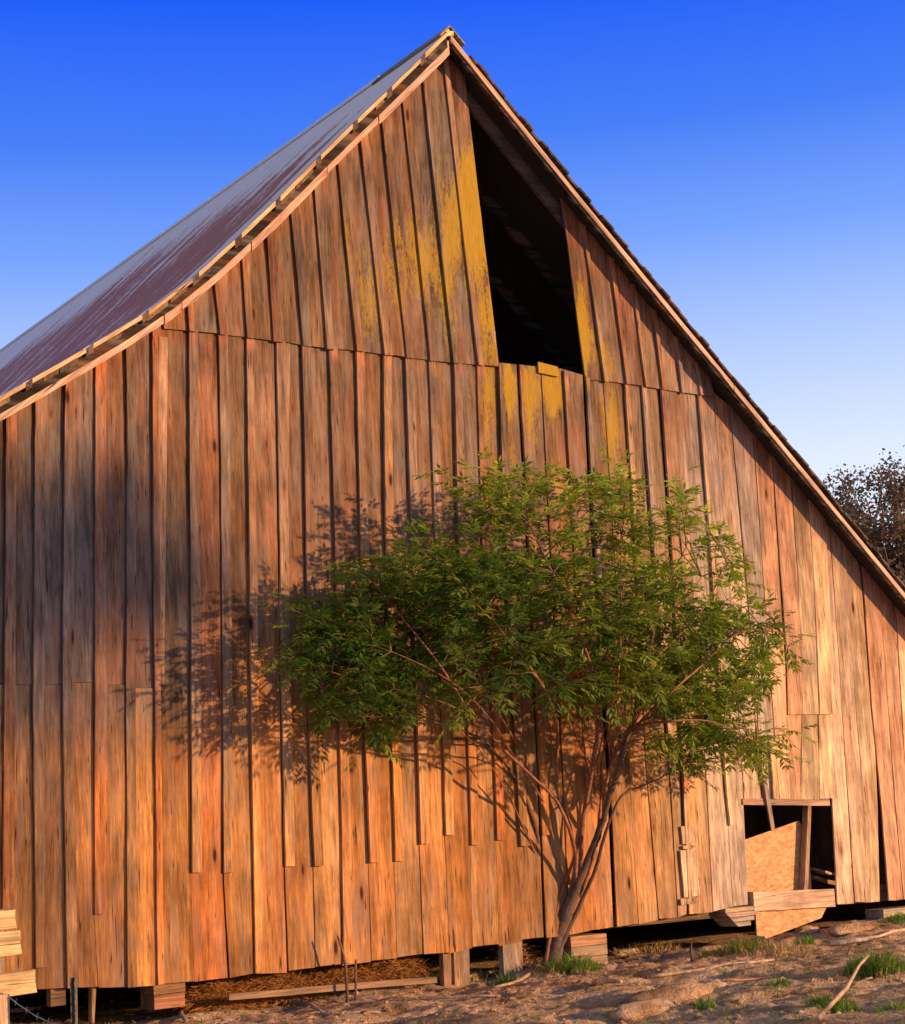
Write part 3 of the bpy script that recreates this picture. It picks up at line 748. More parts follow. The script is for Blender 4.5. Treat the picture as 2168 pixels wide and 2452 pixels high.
# boards lying in front of the gap
def lying(p0, p1, w_, h_, col, label, name='loose_board', cat='board', mat=M_woodx, lift=.02, disp=True, group=None):
    f = GD if disp else G; a, b2 = f(*p0), f(*p1); a.z = gz(a.x, a.y)+lift; b2.z = gz(b2.x, b2.y)+lift
    m_ = (a+b2)/2; zz = gz(m_.x, m_.y)+lift
    if zz > m_.z: a.z += zz-m_.z; b2.z += zz-m_.z
    mb = MB(); mb.beam(a, b2, w_, h_, col=col, seg=6, wob=.004, off=p0[0]*.1)
    return tag(mb.build(name, mat), label, cat, group)
mb = MB(); a, b2 = D(455, 1990, -.12), D(870, 1955, -.12); mb.beam(a, b2, .05, .06, col=(.26, .16, .085), seg=8, wob=.004)
tag(mb.build('loose_board', M_woodx), 'long low board lying along the gap under the left half of the wall', 'board')
def ground_stick(pts, rad, col, label, name='stick', lift=.0, cat='stick'):
    q = []
    for p in pts:
        g_ = GD(*p[:2]); g_.z = gz(g_.x, g_.y)+rad+lift+(p[2] if len(p) > 2 else 0); q.append(g_)
    qq = []
    for i in range(len(q)-1):
        for t in (0, .33, .66): 
            v = q[i].lerp(q[i+1], t)+Vector((random.uniform(-1, 1), random.uniform(-1, 1), random.uniform(-.3, .6)))*rad*.8; v.z = max(v.z, gz(v.x, v.y)+rad*.3); qq.append(v)
    qq.append(q[-1]); n = len(qq)
    mb = MB(); mb.tube(qq, [rad*(1-.55*i/n)*random.uniform(.85, 1.15) for i in range(n)], 6, col=col, off=pts[0][0]*.1)
    return tag(mb.build(name, M_bark, smooth=True), label, cat)
def bark_mat():
    m, nt, b = newmat('bark'); tc = N(nt, 'ShaderNodeTexCoord'); at = N(nt, 'ShaderNodeAttribute', attribute_name='col')
    n1 = noise_(nt, tc.outputs['Object'], 25, 5, .7); n2 = noise_(nt, tc.outputs['Object'], 5, 3, .6)
    c = mixc(nt, 1, at.outputs['Color'], ramp(nt, n1, [(.3, .45), (.5, 1.), (.7, 1.5)]), 'MULTIPLY'); c = mixc(nt, .8, c, ramp(nt, n2, [(.3, .6), (.6, 1.3)]), 'MULTIPLY')
    nt.links.new(c, b.inputs['Base Color']); b.inputs['Roughness'].default_value = .85; bump(nt, b, n1, .8, .01); return m
M_bark = bark_mat()
ground_stick([(1636,2046,.02),(1690,2005,.1),(1738,1958,.2)], .022, (.45, .30, .18), 'long bare stick slanting up from the lower right corner beside a grass tuft')
ground_stick([(1700,1992,.08),(1745,1985,.12)], .012, (.4, .27, .17), 'short thin twig lying across the slanting stick at lower right')
ground_stick([(1660,1890),(1730,1880),(1815,1860)], .03, (.5, .38, .25), 'pale pole lying on the dirt bank below the right end of the barn')
ground_stick([(1290,1955),(1400,1940),(1545,1920)], .022, (.42, .3, .19), 'long grey pole lying along the dirt bank right of the shrub')
ground_stick([(1440,1960),(1500,1958),(1560,1950)], .012, (.38, .22, .14), 'thin reddish twig on the dirt just below the long grey pole')
ground_stick([(1190,1968),(1240,1966)], .03, (.6, .4, .22), 'short broken piece of orange wood right of the shrub base')
ground_stick([(1060,1925),(1000,1945),(920,1960)], .03, (.22, .15, .1), 'dark root running left from the foot of the shrub', name='root', cat='root')
ground_stick([(1060,1950),(1020,1968),(985,1975)], .02, (.4, .28, .18), 'curved pale stick in the dirt left of the shrub base')
ground_stick([(560,2000),(620,2012),(645,2030),(760,2026)], .022, (.28, .22, .17), 'crooked dead branch on the dirt below the left part of the wall')
ground_stick([(700,2010),(860,1998),(1000,1992)], .016, (.3, .23, .17), 'long dark twig lying along the dirt between the grass tufts')
ground_stick([(350,2018),(372,2046)], .03, (.24, .2, .17), 'thick grey stick end poking into the bottom edge left of centre')
ground_stick([(520,2000),(575,1985)], .014, (.55, .38, .22), 'short pale twig beside the crooked dead branch')
# upright twigs against the wall
def twig(pts, rad, label, Y, col=(.16, .09, .05)):
    mb = MB(); q = [D(x, y, Y-.0) for x, y in pts]; q[0].z = gz(q[0].x, q[0].y)-.03
    mb.tube(q, [rad*(1-.5*i/len(q)) for i in range(len(q))], 6, col=col); return tag(mb.build('upright_twig', M_bark, smooth=True), label, 'twig')
twig([(692,1965),(690,1925),(683,1895),(674,1868)], .016, 'curved dry twig sticking up in front of the gap under the wall', -.25)
twig([(708,1955),(710,1915)], .014, 'short dry stub just right of the curved upright twig', -.22)
twig([(1384,1935),(1379,1900),(1380,1880)], .016, 'short dark stub standing on the bank right of the shrub', -.7, (.1,.07,.05))

# ---- fence at the far left
random.seed(51)
fen = thing('plank_fence', D(10, 2040, -.9), 'stub of a plank fence with sun-bleached rails at the lower left corner', 'fence')
YF = -.55
for (x1, y0, y1, c) in [(34,1815,1852,(.62,.45,.22)),(44,1857,1905,(.66,.47,.22)),(74,1935,1982,(.66,.48,.22))]:
    mb = MB(); a = D(x1, y1, YF); b2 = D(x1, y0, YF); h = b2.z-a.z
    a0 = Vector((a.x-3.2, YF, a.z-.06*3)); 
    vs = []; fs_ = []
    n = 6
    for i in range(n+1):
        t = i/n; xx = a.x-2.2+2.2*t; zz = a.z-.06*(1-t)
        vs += [Vector((xx, YF, zz+random.uniform(-.006, .006))), Vector((xx-(.03 if i == n else 0), YF, zz+h+random.uniform(-.006, .006))), Vector((xx, YF+.035, zz+h)), Vector((xx, YF+.035, zz))]
        if i:
            q = 4*i
            for j in range(4): fs_.append((q-4+j, q+j, q+(j+1) % 4, q-4+(j+1) % 4))
    fs_ += [(0, 1, 2, 3), (4*n+3, 4*n+2, 4*n+1, 4*n)]
    mb.add(vs, fs_, col=c, off=x1); mb.build('rail', M_woodx, fen)
mb = MB(); a = D(18, 1984, YF-.09); mb.box((a.x-.14, YF-.10, -.3), (a.x, YF-.004, a.z), col=(.62, .42, .24), off=4); mb.build('fence_post', M_wood, fen)
mb = MB(); a = D(12, 1925, YF+.06); b2 = D(12, 1960, YF+.06); mb.box((a.x-.2, YF+.04, -.2), (a.x-.02, YF+.12, D(10, 1815, YF).z), col=(.3, .2, .12), off=4); mb.build('fence_post', M_wood, fen)
lying((-20, 2030), (75, 2022), .16, .04, (.6, .42, .24), 'pale plank lying on the ground at the lower left corner', lift=.05)

m_, nt_, b_ = newmat('rusty_steel'); tc_ = N(nt_, 'ShaderNodeTexCoord'); n_ = noise_(nt_, tc_.outputs['Object'], 30, 5, .7)
nt_.links.new(ramp(nt_, n_, [(.35, (.05, .045, .035)), (.55, (.12, .11, .08)), (.7, (.2, .12, .06))]), b_.inputs['Base Color']); b_.inputs['Metallic'].default_value = .4; b_.inputs['Roughness'].default_value = .65
M_steel = m_
YP = -1.15
pt = D(147, 1950, YP); fp = thing('steel_fence_post', (pt.x, YP, 0), 'dark steel fence post standing in front of the lower left wall', 'fence post')
mb = MB(); mb.box((pt.x-.03, YP, -.4), (pt.x+.03, YP+.006, pt.z)); mb.box((pt.x-.004, YP-.03, -.4), (pt.x+.004, YP-.001, pt.z-.003)); 
for k in range(7): mb.box((pt.x-.012, YP-.038, pt.z-.06-.08*k), (pt.x+.012, YP-.0305, pt.z-.04-.08*k))
mb.build('post_shaft', M_steel, fp)
a = D(20, 1992, YF-.12); b2 = D(150, 2052, YP-.02); q = [a.lerp(b2, i/12)+Vector((0, 0, -.05*math.sin(i/12*math.pi))) for i in range(13)]
mb = MB(); mb.tube(q, [.0035]*13, 5, col=(.4, .4, .45)); 
q2 = [p+Vector((0, .006*math.sin(i*2), .006*math.cos(i*2))) for i, p in enumerate(q)]; mb.tube(q2, [.003]*13, 5)
for i in range(1, 12, 2):
    mb.tube([q[i]+Vector((0, 0, -.03)), q[i], q[i]+Vector((.012, 0, .03))], [.002, .004, .002], 4)
m2, nt2, b2_ = newmat('galvanised_wire'); b2_.inputs['Base Color'].default_value = (.35, .36, .4, 1); b2_.inputs['Metallic'].default_value = .6; b2_.inputs['Roughness'].default_value = .5
tag(mb.build('barbed_wire', m2), 'sagging barbed wire running from the plank fence post to the steel post', 'wire')

# ------------------------------------------------------------------ grass
def leafmat(name, c0, c1, tr=.35, rough=.55):
    m, nt, b = newmat(name); at = N(nt, 'ShaderNodeAttribute', attribute_name='lich'); ob = N(nt, 'ShaderNodeTexCoord')
    n1 = noise_(nt, ob.outputs['Object'], 12, 3, .6)
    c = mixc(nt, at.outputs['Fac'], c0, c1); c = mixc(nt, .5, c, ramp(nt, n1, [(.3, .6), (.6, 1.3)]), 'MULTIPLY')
    nt.links.new(c, b.inputs['Base Color']); b.inputs['Roughness'].default_value = rough; b.inputs['Specular IOR Level'].default_value = .3
    t = N(nt, 'ShaderNodeBsdfTranslucent'); nt.links.new(mixc(nt, .5, c, (.25, .4, .02)), t.inputs[0]); mx = N(nt, 'ShaderNodeMixShader'); mx.inputs[0].default_value = tr
    o = nt.nodes['Material Output']; nt.links.new(b.outputs[0], mx.inputs[1]); nt.links.new(t.outputs[0], mx.inputs[2]); nt.links.new(mx.outputs[0], o.inputs[0]); return m
M_grass = leafmat('grass_blades', (.10, .20, .03), (.22, .34, .06)); M_dry = leafmat('dry_grass', (.34, .22, .09), (.55, .38, .16), .25); M_straw = leafmat('straw', (.26, .09, .02), (.50, .22, .05), .3)
def blades(mb, c, r_, n, h, green=True, lean=1.1):
    for _ in range(n):
        a = random.uniform(0, 6.283); q = r_*math.sqrt(random.random()); p = Vector((c.x+math.cos(a)*q*(1+.3*math.sin(a*3)), c.y+math.sin(a)*q*.8, 0)); p.z = gz(p.x, p.y)-.01
        hh = h*random.uniform(.25, 1.35)*(1-.6*q/r_); a2 = a+random.uniform(-1.3, 1.3); d = Vector((math.cos(a2), math.sin(a2), 0))*hh*random.uniform(.1, lean); s_ = Vector((-math.sin(a2), math.cos(a2), 0))*.006
        b1 = p+d*.35+Vector((0, 0, hh*.6)); b2 = p+d+Vector((0, 0, hh*.95)); v = random.random()
        mb.add([p-s_, p+s_, b1+s_*.8, b1-s_*.8, b2], [(0, 1, 2, 3), (3, 2, 4)], lich=v)
random.seed(61)
tufts = [((1755,1945),.30,1100,.26,'large bright grass tuft on the dirt at the right edge'),((1668,2012),.24,450,.14,'low grass tuft between the slanting stick and the bottom edge at right'),
 ((1150,1942),.32,1100,.22,'grass tuft growing just right of the shrub trunk'),((1475,1895),.42,700,.14,'patchy grass on the bank below the stacked wooden footing'),
 ((1556,1968),.10,150,.1,'small grass tuft midway along the lower right dirt'),((1408,2012),.12,170,.12,'small grass tuft near the bottom edge right of centre'),((1612,1882),.13,170,.12,'small grass tuft just below the tapering strand board'),
 ((1790,1836),.2,260,.12,'grass clump against the footing at the barn right end'),((905,1958),.30,420,.18,'straggly grass clump beside the support posts left of the shrub'),((690,1978),.26,320,.14,'grass clump below the curved upright twig'),
 ((420,2016),.24,330,.12,'grass clump at the left footing under the wall'),((1010,1962),.18,150,.12,'thin grass clump between posts and shrub trunk'),((520,1998),.14,200,.1,'thin grass clump left of the crooked dead branch'),((1790,2012),.14,160,.1,'small grass tuft in the lower right corner')]
for c, r_, n, h, lab in tufts:
    mb = MB(); blades(mb, GD(*c), r_, n, h); o = mb.build('grass_tuft', M_grass); tag(o, lab, 'grass', 'grass tufts on the dirt')
mb = MB()
for _ in range(420):
    p = GD(random.uniform(-10, 1810), random.uniform(1960, 2070)-random.uniform(0, 1)*100*0); blades(mb, p, .12, random.randint(1, 3), random.uniform(.03, .08))
for _ in range(260):
    x0 = random.uniform(1150, 1810); p = GD(x0, random.uniform(1900-(x0-1100)*.06, 2040)); blades(mb, p, .1, random.randint(2, 6), random.uniform(.03, .07))
o = mb.build('scattered_grass', M_grass); o['kind'] = 'stuff'; tag(o, 'sparse short grass blades over the bare dirt', 'grass')
mb = MB()
for _ in range(2600):     # straw litter lying flat
    x0 = random.uniform(-20, 1830); y0 = random.uniform(1985-(x0)*.08, 2060); p = GD(x0, y0); a = random.uniform(0, 3.14); L_ = random.uniform(.03, .12)
    d = Vector((math.cos(a), math.sin(a), 0))*L_; e = p+d; p.z = gz(p.x, p.y)+.006; e.z = gz(e.x, e.y)+random.uniform(.006, .03); s_ = Vector((-math.sin(a), math.cos(a), 0))*random.uniform(.002, .005)
    mb.add([p-s_, p+s_, e+s_, e-s_], [(0, 1, 2, 3)], lich=random.random())
o = mb.build('straw_litter', M_dry); o['kind'] = 'stuff'; tag(o, 'dry straw and chips scattered over the dirt', 'straw')
# straw packed in the crawl space behind the gap
mb = MB()
for seg_ in [(395, 885, 1990, 1945, 11000), (1045, 1100, 1915, 1900, 900)]:
    for _ in range(seg_[4]):
        t = random.random(); xx = D(seg_[0]+(seg_[1]-seg_[0])*t, 1950, 0).x; yy = random.uniform(.16, .6); hgt = random.uniform(0, 1)**.7*(.34+.1*math.sin(xx*4)+.06*math.sin(xx*9))*(yy/.5)**.7*1.1
        p = Vector((xx, yy, gz(xx, yy)+hgt)); d = Vector((random.uniform(-1, 1), random.uniform(-.6, .3), random.uniform(-.6, .4))).normalized()*random.uniform(.05, .14); s_ = Vector((random.uniform(-1, 1), 0, random.uniform(-1, 1))).normalized()*.003
        mb.add([p-s_, p+s_, p+d+s_, p+d-s_], [(0, 1, 2, 3)], lich=random.random()*.6)
o = mb.build('straw_bedding', M_straw); o['kind'] = 'stuff'; tag(o, 'matted orange straw packed under the wall boards', 'straw')

# ------------------------------------------------------------------ clods and stones
random.seed(71)
def clod(c, r_, mat, label, sx=1.6, sz=.55):
    vs = []; fs_ = []; nu, nv = 18, 10; sd = Vector((random.uniform(0, 50),)*3)
    for j in range(nv+1):
        th = math.pi*j/nv
        for i in range(nu):
            ph = 2*math.pi*i/nu; d = Vector((math.sin(th)*math.cos(ph), math.sin(th)*math.sin(ph), math.cos(th)))
            k = r_*(1+.35*noise.fractal(d*1.6+sd, 1, 2, 4)); vs.append(Vector((c.x+d.x*k*sx, c.y+d.y*k, c.z+d.z*k*sz)))
    for j in range(nv):
        for i in range(nu): fs_.append((j*nu+i, (j+1)*nu+i, (j+1)*nu+(i+1) % nu, j*nu+(i+1) % nu))
    o = obj('dirt_clod', vs, fs_, mat, smooth=True); return tag(o, label, 'clod')
for (x0, y0, r_, lab, sx_) in [((1345), 1993, .20, 'large broad clod of pale dirt, low centre right', 2.2),(1290, 2025, .16, 'low flat clod of dirt at the bottom edge right of centre', 2.6),(1420, 1975, .12, 'rounded clod of dirt just right of the largest clod', 1.6),(1700, 1856, .14, 'humped clod of dirt on the bank under the right boards', 2.4),(1610,1860,.10,'small clod of dirt beside the tapering strand board',1.8),(1250,1905,.1,'small clod of dirt under the wall right of the stacked footing',2.2)]:
    p = GD(x0, y0); p.z = gz(p.x, p.y)+r_*.05; clod(p, r_, M_dirt, lab, sx_, .6)

mb = MB(); random.seed(77)
for _ in range(1500):
    x0 = random.uniform(-20, 1830); p = GD(x0, random.uniform(1985-x0*.08, 2060)); r_ = .006+.028*random.random()**4
    sd = Vector((random.uniform(0, 90), 0, 0)); vs_ = []
    for (a_, b_) in [(0, 1)]+[(math.cos(k*1.047), -1) for k in range(0)]:
        pass
    ring = []; z_ = gz(p.x, p.y)
    for lv, (hh, rr_) in enumerate(((-.3, .8), (.25, 1.0), (.7, .6))):
        for k in range(6):
            an = k*1.047+lv*.4; q_ = r_*rr_*random.uniform(.7, 1.3); vs_.append((p.x+math.cos(an)*q_*1.2, p.y+math.sin(an)*q_, z_+r_*hh*random.uniform(.8, 1.2)))
    vs_.append((p.x, p.y, z_+r_*.9))
    fs_ = [(l*6+k, l*6+(k+1) % 6, l*6+6+(k+1) % 6, l*6+6+k) for l in (0, 1) for k in range(6)]+[(12+k, 12+(k+1) % 6, 18) for k in range(6)]
    mb.add(vs_, fs_)
o = mb.build('rubble', M_dirt); o['kind'] = 'stuff'; tag(o, 'small clods and pebbles strewn over the dirt', 'rubble')
mb = MB()
for c_ in [(1475,1895),(1755,1945),(1150,1942),(905,1958),(1300,1900),(1560,1905)]:
    g0 = GD(*c_)
    blades(mb, g0, .45, 320, .16)
o = mb.build('dry_grass', M_dry); o['kind'] = 'stuff'; tag(o, 'dead straw coloured grass mixed among the green tufts', 'grass')
# ------------------------------------------------------------------ shrub
random.seed(81)
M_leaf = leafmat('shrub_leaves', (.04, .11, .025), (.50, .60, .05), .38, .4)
DD = lambda x, y, d: D(x, y, -d)
base = GD(1092, 1930); 
print('shrub base', base)
shrub = thing('shrub', (base.x, base.y, 0), 'big leafy many-stemmed shrub leaning out in front of the barn wall', 'shrub')
bd = -base.y
print('base dist', bd)
st = {
 'a': ([(1090,1945,bd),(1112,1875,bd+.02),(1138,1805,bd+.16),(1165,1735,bd+.32),(1192,1670,bd+.5),(1215,1600,bd+.72),(1235,1530,bd+.9),(1260,1440,bd+1.0),(1290,1330,1.6),(1320,1200,1.6),(1370,1090,1.5)], .056),
 'a2': ([(1100,1938,bd+.06),(1128,1870,bd+.1),(1160,1800,bd+.2),(1190,1730,bd+.42),(1210,1660,bd+.6),(1240,1590,bd+.75),(1290,1565,bd+.7),(1330,1545,bd+.8),(1400,1480,bd+1)], .030),
 'b': ([(1150,1770,bd+.22),(1146,1690,bd+.4),(1120,1615,bd+.55),(1095,1580,bd+.6),(1050,1538,bd+.7),(1000,1490,bd+.75),(940,1430,1.2),(850,1390,1.1),(720,1360,.8),(620,1325,.6)], .022),
 'c': ([(1092,1930,bd-.02),(1106,1850,bd),(1100,1790,bd),(1078,1710,bd+.05),(1066,1640,bd+.1),(1042,1580,bd+.1),(1005,1520,bd+.15),(950,1470,bd+.2),(860,1440,.9),(740,1430,.8),(640,1430,.7)], .034),
 'c2': ([(1112,1870,bd+.03),(1112,1800,bd+.02),(1095,1740,bd+.02),(1080,1712,bd)], .022),
 'd': ([(1158,1760,bd+.2),(1163,1650,bd+.35),(1178,1560,bd+.5),(1192,1450,bd+.7),(1180,1330,1.4),(1120,1180,1.4),(1060,1050,1.3),(1035,950,1.2)], .03),
 'e': ([(1205,1640,bd+.35),(1215,1540,bd+.6),(1262,1460,bd+.8),(1330,1390,1.8),(1410,1320,1.8),(1480,1260,1.6),(1560,1262,1.5)], .025),
 'f': ([(1118,1612,bd+.3),(1112,1540,bd+.4),(1112,1460,bd+.5),(1090,1380,1.5),(1010,1270,1.5),(930,1180,1.4),(860,1080,1.2)], .022),
 'g': ([(1215,1600,bd+.45),(1222,1500,bd+.5),(1230,1400,1.3),(1240,1250,1.4),(1240,1100,1.4),(1250,990,1.3)], .022),
 'h': ([(1262,1450,bd+.8),(1330,1440,1.9),(1420,1440,1.9),(1510,1480,1.8)], .016),
 'i': ([(940,1430,1.2),(880,1330,1.3),(800,1230,1.1),(720,1130,1.0)], .016),
 'j': ([(1290,1330,1.6),(1400,1220,1.6),(1450,1120,1.4)], .014),
 'k': ([(1145,1690,bd+.25),(1128,1620,bd+.2),(1080,1560,bd+.1),(1040,1500,bd+.05),(1000,1430,.9),(960,1370,.9),(900,1300,.8)], .02),
 'o': ([(1088,1935,bd+.02),(1100,1860,bd+.05),(1122,1780,bd+.12),(1150,1700,bd+.25),(1168,1600,bd+.3),(1196,1500,bd+.4),(1225,1380,1.1),(1260,1260,1.1)], .026),
 'p': ([(1112,1900,bd+.05),(1142,1820,bd+.15),(1176,1740,bd+.25),(1196,1640,bd+.3),(1194,1560,bd+.35),(1150,1470,bd+.4),(1130,1380,1.1)], .024),
 'q': ([(1215,1600,bd+.45),(1238,1540,bd+.4),(1255,1470,bd+.4),(1300,1380,1.2),(1350,1290,1.3)], .016),
 'r': ([(1075,1720,bd+.05),(1040,1640,bd+.2),(1000,1560,bd+.3),(960,1500,bd+.4),(900,1440,1.0)], .014),
 'l': ([(1178,1560,bd+.5),(1165,1480,bd+.4),(1160,1400,bd+.5),(1140,1300,1.2)], .016),
 'm': ([(1190,1690,bd+.3),(1200,1600,bd+.3),(1205,1500,bd+.4),(1250,1380,1.2),(1330,1280,1.2),(1400,1150,1.1)], .02),
 'n': ([(1085,1600,bd+.3),(1060,1560,bd+.3),(1020,1500,bd+.4),(975,1430,1.3),(900,1360,1.4),(780,1300,1.2),(660,1270,.7)], .012),
}
trunk = MB(); nodes = []
for k, (pts, r0) in st.items():
    q = [DD(*p) for p in pts]
    if k == 'a': q[0].z -= .12
    # smooth by Catmull-Rom
    qq = []; rr = []
    n = len(q)
    for i in range(n-1):
        p0, p1, p2, p3 = q[max(i-1, 0)], q[i], q[i+1], q[min(i+2, n-1)]
        for t in (0, .25, .5, .75):
            v = .5*((2*p1)+(p2-p0)*t+(2*p0-5*p1+4*p2-p3)*t*t+(3*p1-p0-3*p2+p3)*t**3)
            qq.append(v+Vector((random.uniform(-1, 1), random.uniform(-1, 1), 0))*r0*.18); rr.append(max(.006, r0*(1-(i+t)/(n-1))**.8*random.uniform(.9, 1.1)))
    qq.append(q[-1]); rr.append(.005)
    if k == 'a':
        for i_ in range(12): rr[i_] *= 1+1.1*(1-i_/12)
    if k in ('a2',): rr[0] *= 1.3
    trunk.tube(qq, rr, 9, col=(.11, .065, .04) if k in ('a', 'a2', 'c') else (.24, .10, .05))
    for v, r_, in zip(qq, rr):
        nodes.append((v, r_))
cr_nodes = [v for v, r_ in nodes if v.z > 2.0]
# crown outline in preview pixels
outl = [(600,1290),(625,1225),(715,1135),(780,1110),(850,1080),(905,1035),(950,985),(985,960),(1040,928),(1100,965),(1180,975),(1250,968),(1300,985),(1360,985),(1380,1030),(1440,1055),(1470,1120),(1470,1180),(1540,1225),(1580,1280),(1540,1310),(1505,1370),(1560,1430),(1530,1500),(1480,1545),(1400,1525),(1345,1545),(1290,1480),(1230,1440),(1190,1395),(1150,1430),(1100,1400),(1030,1440),(980,1420),(900,1410),(830,1440),(760,1450),(690,1450),(625,1425),(610,1380),(640,1360),(560,1320)]
def inside(x, y, poly):
    c = False; n = len(poly)
    for i in range(n):
        x1, y1 = poly[i]; x2, y2 = poly[i-1]
        if (y1 > y) != (y2 > y) and x < (x2-x1)*(y-y1)/(y2-y1)+x1: c = not c
    return c
holes = [(690,1165,40),(625,1160,35),(790,1060,30),(1500,1390,35),(1440,1400,25),(1010,1480,40),(1560,1360,30),(700,1230,22),(870,1385,25),(1480,1210,22)]
sprays = []
while len(sprays) < 400:
    x = random.uniform(555, 1590); y = random.uniform(925, 1550)
    if not inside(x, y, outl): continue
    if any((x-a)**2+(y-b)**2 < r_*r_ for a, b, r_ in holes): continue
    if not (x < 830 and y > 1190) and not (900 < x < 1300 and 1120 < y < 1380) and noise.noise(Vector((x*.013, y*.02, 3.3))) < -.06+.25*(y < 1120): continue
    if (x < 820 and y < 1150 and random.random() < .6): continue
    # thinner towards the lower right rim
    if x > 1380 and y > 1300 and random.random() < .25: continue
    if x < 1300 and y < 1400 and random.random() < .22: continue
    if y > 1400 and x > 1000 and x < 1330 and random.random() < .72: continue
    if y > 1400 and random.random() < .25: continue
    # depth: ellipsoid around the crown's middle
    cxm = 1080; ux = (x-cxm)/520; uy = (y-1240)/330
    th = max(.12, 1-ux*ux*.6-uy*uy*.6)
    mid = .50+.6*min(1, max(0, (x-560)/500))+(.2 if x > 1250 else 0)
    d = mid+random.uniform(-1, 1)*.75*math.sqrt(th)
    sprays.append((x, y, max(.18, d)))
for _ in range(44):
    x = random.uniform(1300, 1545); y = random.uniform(1330, 1535)
    if inside(x, y, outl): sprays.append((x, y, .95+random.uniform(-.5, .5)))
for _ in range(16):
    sprays.append((random.uniform(960, 1290), random.uniform(955, 1060), 1.2+random.uniform(-.4, .4)))
for _ in range(46):
    sprays.append((random.uniform(900, 1400), random.uniform(1090, 1390), 1.4+random.uniform(-.6, .5)))
for _ in range(16):
    sprays.append((random.uniform(620, 860), random.uniform(1210, 1420), 1.15+random.uniform(-.2, .15)))
for x, y in [(920,958),(985,962),(1040,938),(1075,965),(1165,972),(1252,975),(1370,995),(1440,1075),(1465,1150),(1575,1292),(1530,1490),(700,1128),(580,1300),(600,1210),(1420,1060),(865,1062)]:
    sprays.append((x, y+14, 1.1))
leaf = MB(); LV = []; LF = []; LL = []
centre = DD(1080, 1250, 1.3)
def leaflet(p, d, s_, L_, W, v):
    b = len(LV); up = s_.cross(d).normalized()*.15*W
    LV.extend([p, p+d*L_*.45+s_*W*.5+up, p+d*L_, p+d*L_*.45-s_*W*.5+up, p+d*L_*.5])
    LF.extend([(b, b+4, b+1), (b+4, b+2, b+1), (b, b+3, b+4), (b+4, b+3, b+2)]); LL.extend([v]*5)
def compound(p, d, up, sc_, v):
    s_ = d.cross(up); s_ = s_.normalized() if s_.length > 1e-3 else Vector((1, 0, 0)); u = s_.cross(d)
    Lr = .19*sc_
    for j in range(3):
        t = .35+.28*j; q = p+d*Lr*t-Vector((0, 0, .03*t*t*sc_*2))
        for sg in (-1, 1):
            dd = (d*.75+s_*sg*.75-u*.12+Vector((random.uniform(-.15, .15), random.uniform(-.15, .15), -.34+random.uniform(-.2, .15)))).normalized()
            side = dd.cross(u).normalized(); leaflet(q, dd, side, random.uniform(.09, .135)*sc_, .037*sc_, v+random.uniform(-.12, .12))
    dd = (d+Vector((0, 0, -.25))).normalized(); leaflet(p+d*Lr-Vector((0, 0, .05*sc_)), dd, dd.cross(u).normalized(), .11*sc_, .034*sc_, v)
for x, y, d in sprays:
    c = DD(x, y, d)
    # join to the closest lower/inner branch node
    best = min(cr_nodes, key=lambda n_: (n_-c).length+max(0, n_.z-c.z)*1.2)
    out = (c-best); L_ = out.length
    if L_ < .05: out = (c-centre); 
    h = out.normalized(); h = (h+(c-centre).normalized()*.5+Vector((0, 0, .15))).normalized()
    tip = c+h*.28
    ctrl = best.lerp(c, .5)+Vector((0, 0, .12*L_))
    pts = [best, ctrl, c, tip]
    if L_ > .3: trunk.tube([best, best.lerp(ctrl, .6)+Vector((0, 0, .02)), ctrl, ctrl.lerp(c, .5), c, tip], [.008, .007, .005, .004, .003, .002], 5, col=(.16, .12, .05))
    else: trunk.tube([best, c, tip], [.005, .004, .002], 5, col=(.14, .12, .05))
    exposure = max(0, min(1, (1160-y)/320+.28)) * .6 + max(0, min(1, (x-900)/600))*.55  # sunlit top and right side put into the leaf colour
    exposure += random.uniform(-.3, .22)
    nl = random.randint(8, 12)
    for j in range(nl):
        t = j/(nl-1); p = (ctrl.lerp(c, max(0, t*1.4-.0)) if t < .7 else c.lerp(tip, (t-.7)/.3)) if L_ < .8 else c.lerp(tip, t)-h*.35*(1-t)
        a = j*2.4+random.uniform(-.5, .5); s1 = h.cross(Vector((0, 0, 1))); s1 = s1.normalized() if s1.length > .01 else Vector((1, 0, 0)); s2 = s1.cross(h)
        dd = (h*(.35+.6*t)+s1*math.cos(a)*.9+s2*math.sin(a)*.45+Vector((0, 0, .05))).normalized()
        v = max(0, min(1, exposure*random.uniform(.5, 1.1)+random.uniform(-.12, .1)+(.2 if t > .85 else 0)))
        compound(p, dd, Vector((random.uniform(-.2, .2), random.uniform(-.2, .2), 1)), random.uniform(.75, 1.1), v)
o = obj('crown', LV, LF, M_leaf, shrub, {'lich': [max(0, min(1, q)) for q in LL]})  # lich here is leaf tone with the sunlit side painted in, not lichen
trunk.build('trunk', M_bark, shrub, smooth=True)
print('leaf faces', len(LF))

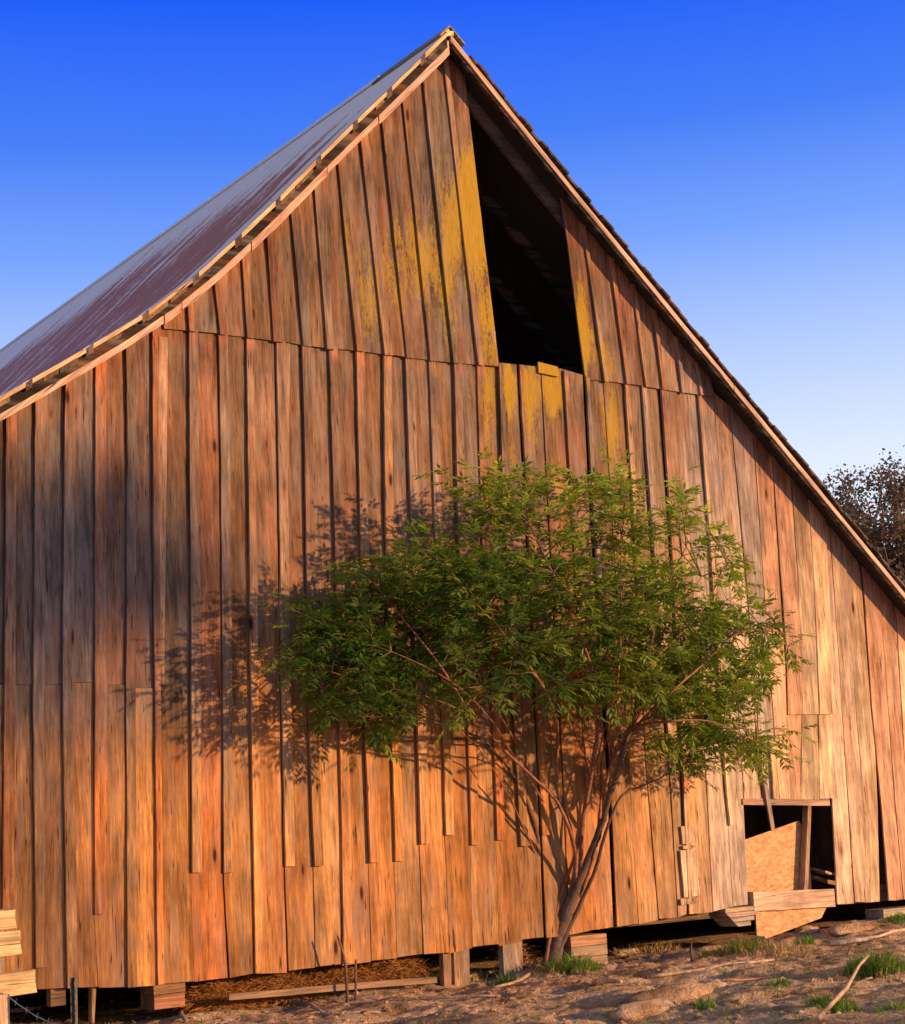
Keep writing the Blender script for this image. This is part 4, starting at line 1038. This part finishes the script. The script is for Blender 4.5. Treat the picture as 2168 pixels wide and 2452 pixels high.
# ------------------------------------------------------------------ trees
M_purple = leafmat('purple_leaves', (.09, .05, .05), (.22, .12, .10), .25); M_green = leafmat('tree_leaves', (.03, .06, .02), (.08, .13, .03), .2)
def tree(loc, H, R, rz, cz, nclump, nleaf, ls, mat, label, name='tree', seed=1, lowest=0, spread=.45, group=None, tw=.045):
    rnd = random.Random(seed); t = thing(name, loc, label, 'tree', group); x0, y0, z0 = loc
    tr = MB(); tips = []
    pts = [Vector((x0+rnd.uniform(-.1, .1)*i*.3, y0, z0-.2+(cz)*i/6)) for i in range(7)]
    tr.tube(pts, [tw*H*(1-.1*i)*.5 for i in range(7)], 9, col=(.12, .09, .07))
    top = Vector((x0, y0, z0+cz))
    V = []; F = []; L = []
    for k in range(nclump):
        a = rnd.uniform(0, 6.283); u = rnd.uniform(-1, 1); s_ = math.sqrt(1-u*u); q = rnd.random()**.4
        c = Vector((x0+math.cos(a)*s_*R*q, y0+math.sin(a)*s_*R*q, z0+cz+u*rz*q))
        st_ = pts[rnd.randint(3, 6)]; md = st_.lerp(c, .5)+Vector((rnd.uniform(-.3, .3), rnd.uniform(-.3, .3), .1*R)); tr.tube([st_, md, c], [.02*H*.35, .014*H*.3, .004*H*.3], 5, col=(.12, .08, .06))
        rc = R*spread*rnd.uniform(.45, .8)
        for j in range(nleaf):
            d = Vector((rnd.gauss(0, 1), rnd.gauss(0, 1), rnd.gauss(0, .75)))*rc*.45; p = c+d
            n1 = Vector((rnd.gauss(0, 1), rnd.gauss(0, 1), rnd.gauss(0, 1))).normalized(); n2 = n1.cross(Vector((rnd.gauss(0, 1), rnd.gauss(0, 1), rnd.gauss(0, 1)))).normalized()
            s2 = ls*rnd.uniform(.5, 1.3); b = len(V); V.extend([p, p+n1*s2*.5+n2*s2*.3, p+n1*s2, p+n1*s2*.5-n2*s2*.3]); F.append((b, b+1, b+2, b+3)); L.extend([rnd.random()]*4)
    obj('crown', V, F, mat, t, {'lich': L}); tr.build('trunk', M_bark, t, smooth=True); return t
q = P(2165, 1345, 32); tree((q.x, q.y, 0), 12, 4.0, 4.4, q.z-.0, 150, 230, .19, M_purple, 'dark purplish tree behind the right side of the barn roof', seed=4, spread=.36)

# trees behind the camera: the evening sun comes through them and dapples the boards
def shade_tree(px, py, dist, R, rz, n, nl, label, seed):
    c = D(px, py, 0)+sdir*dist
    tree((c.x, c.y, 0), c.z*1.15, R, rz, c.z, n, nl, .22, M_green, label, seed=seed, spread=.4, group=None, tw=.012)
shade_tree(60, 1130, 46, 1.9, 1.0, 20, 130, 'broad tree behind the viewer that shades the left boards', 5)
0 and shade_tree(640, 520, 60, 3.4, 1.3, 22, 60, 'taller loose tree behind the viewer that dapples the gable', 6)
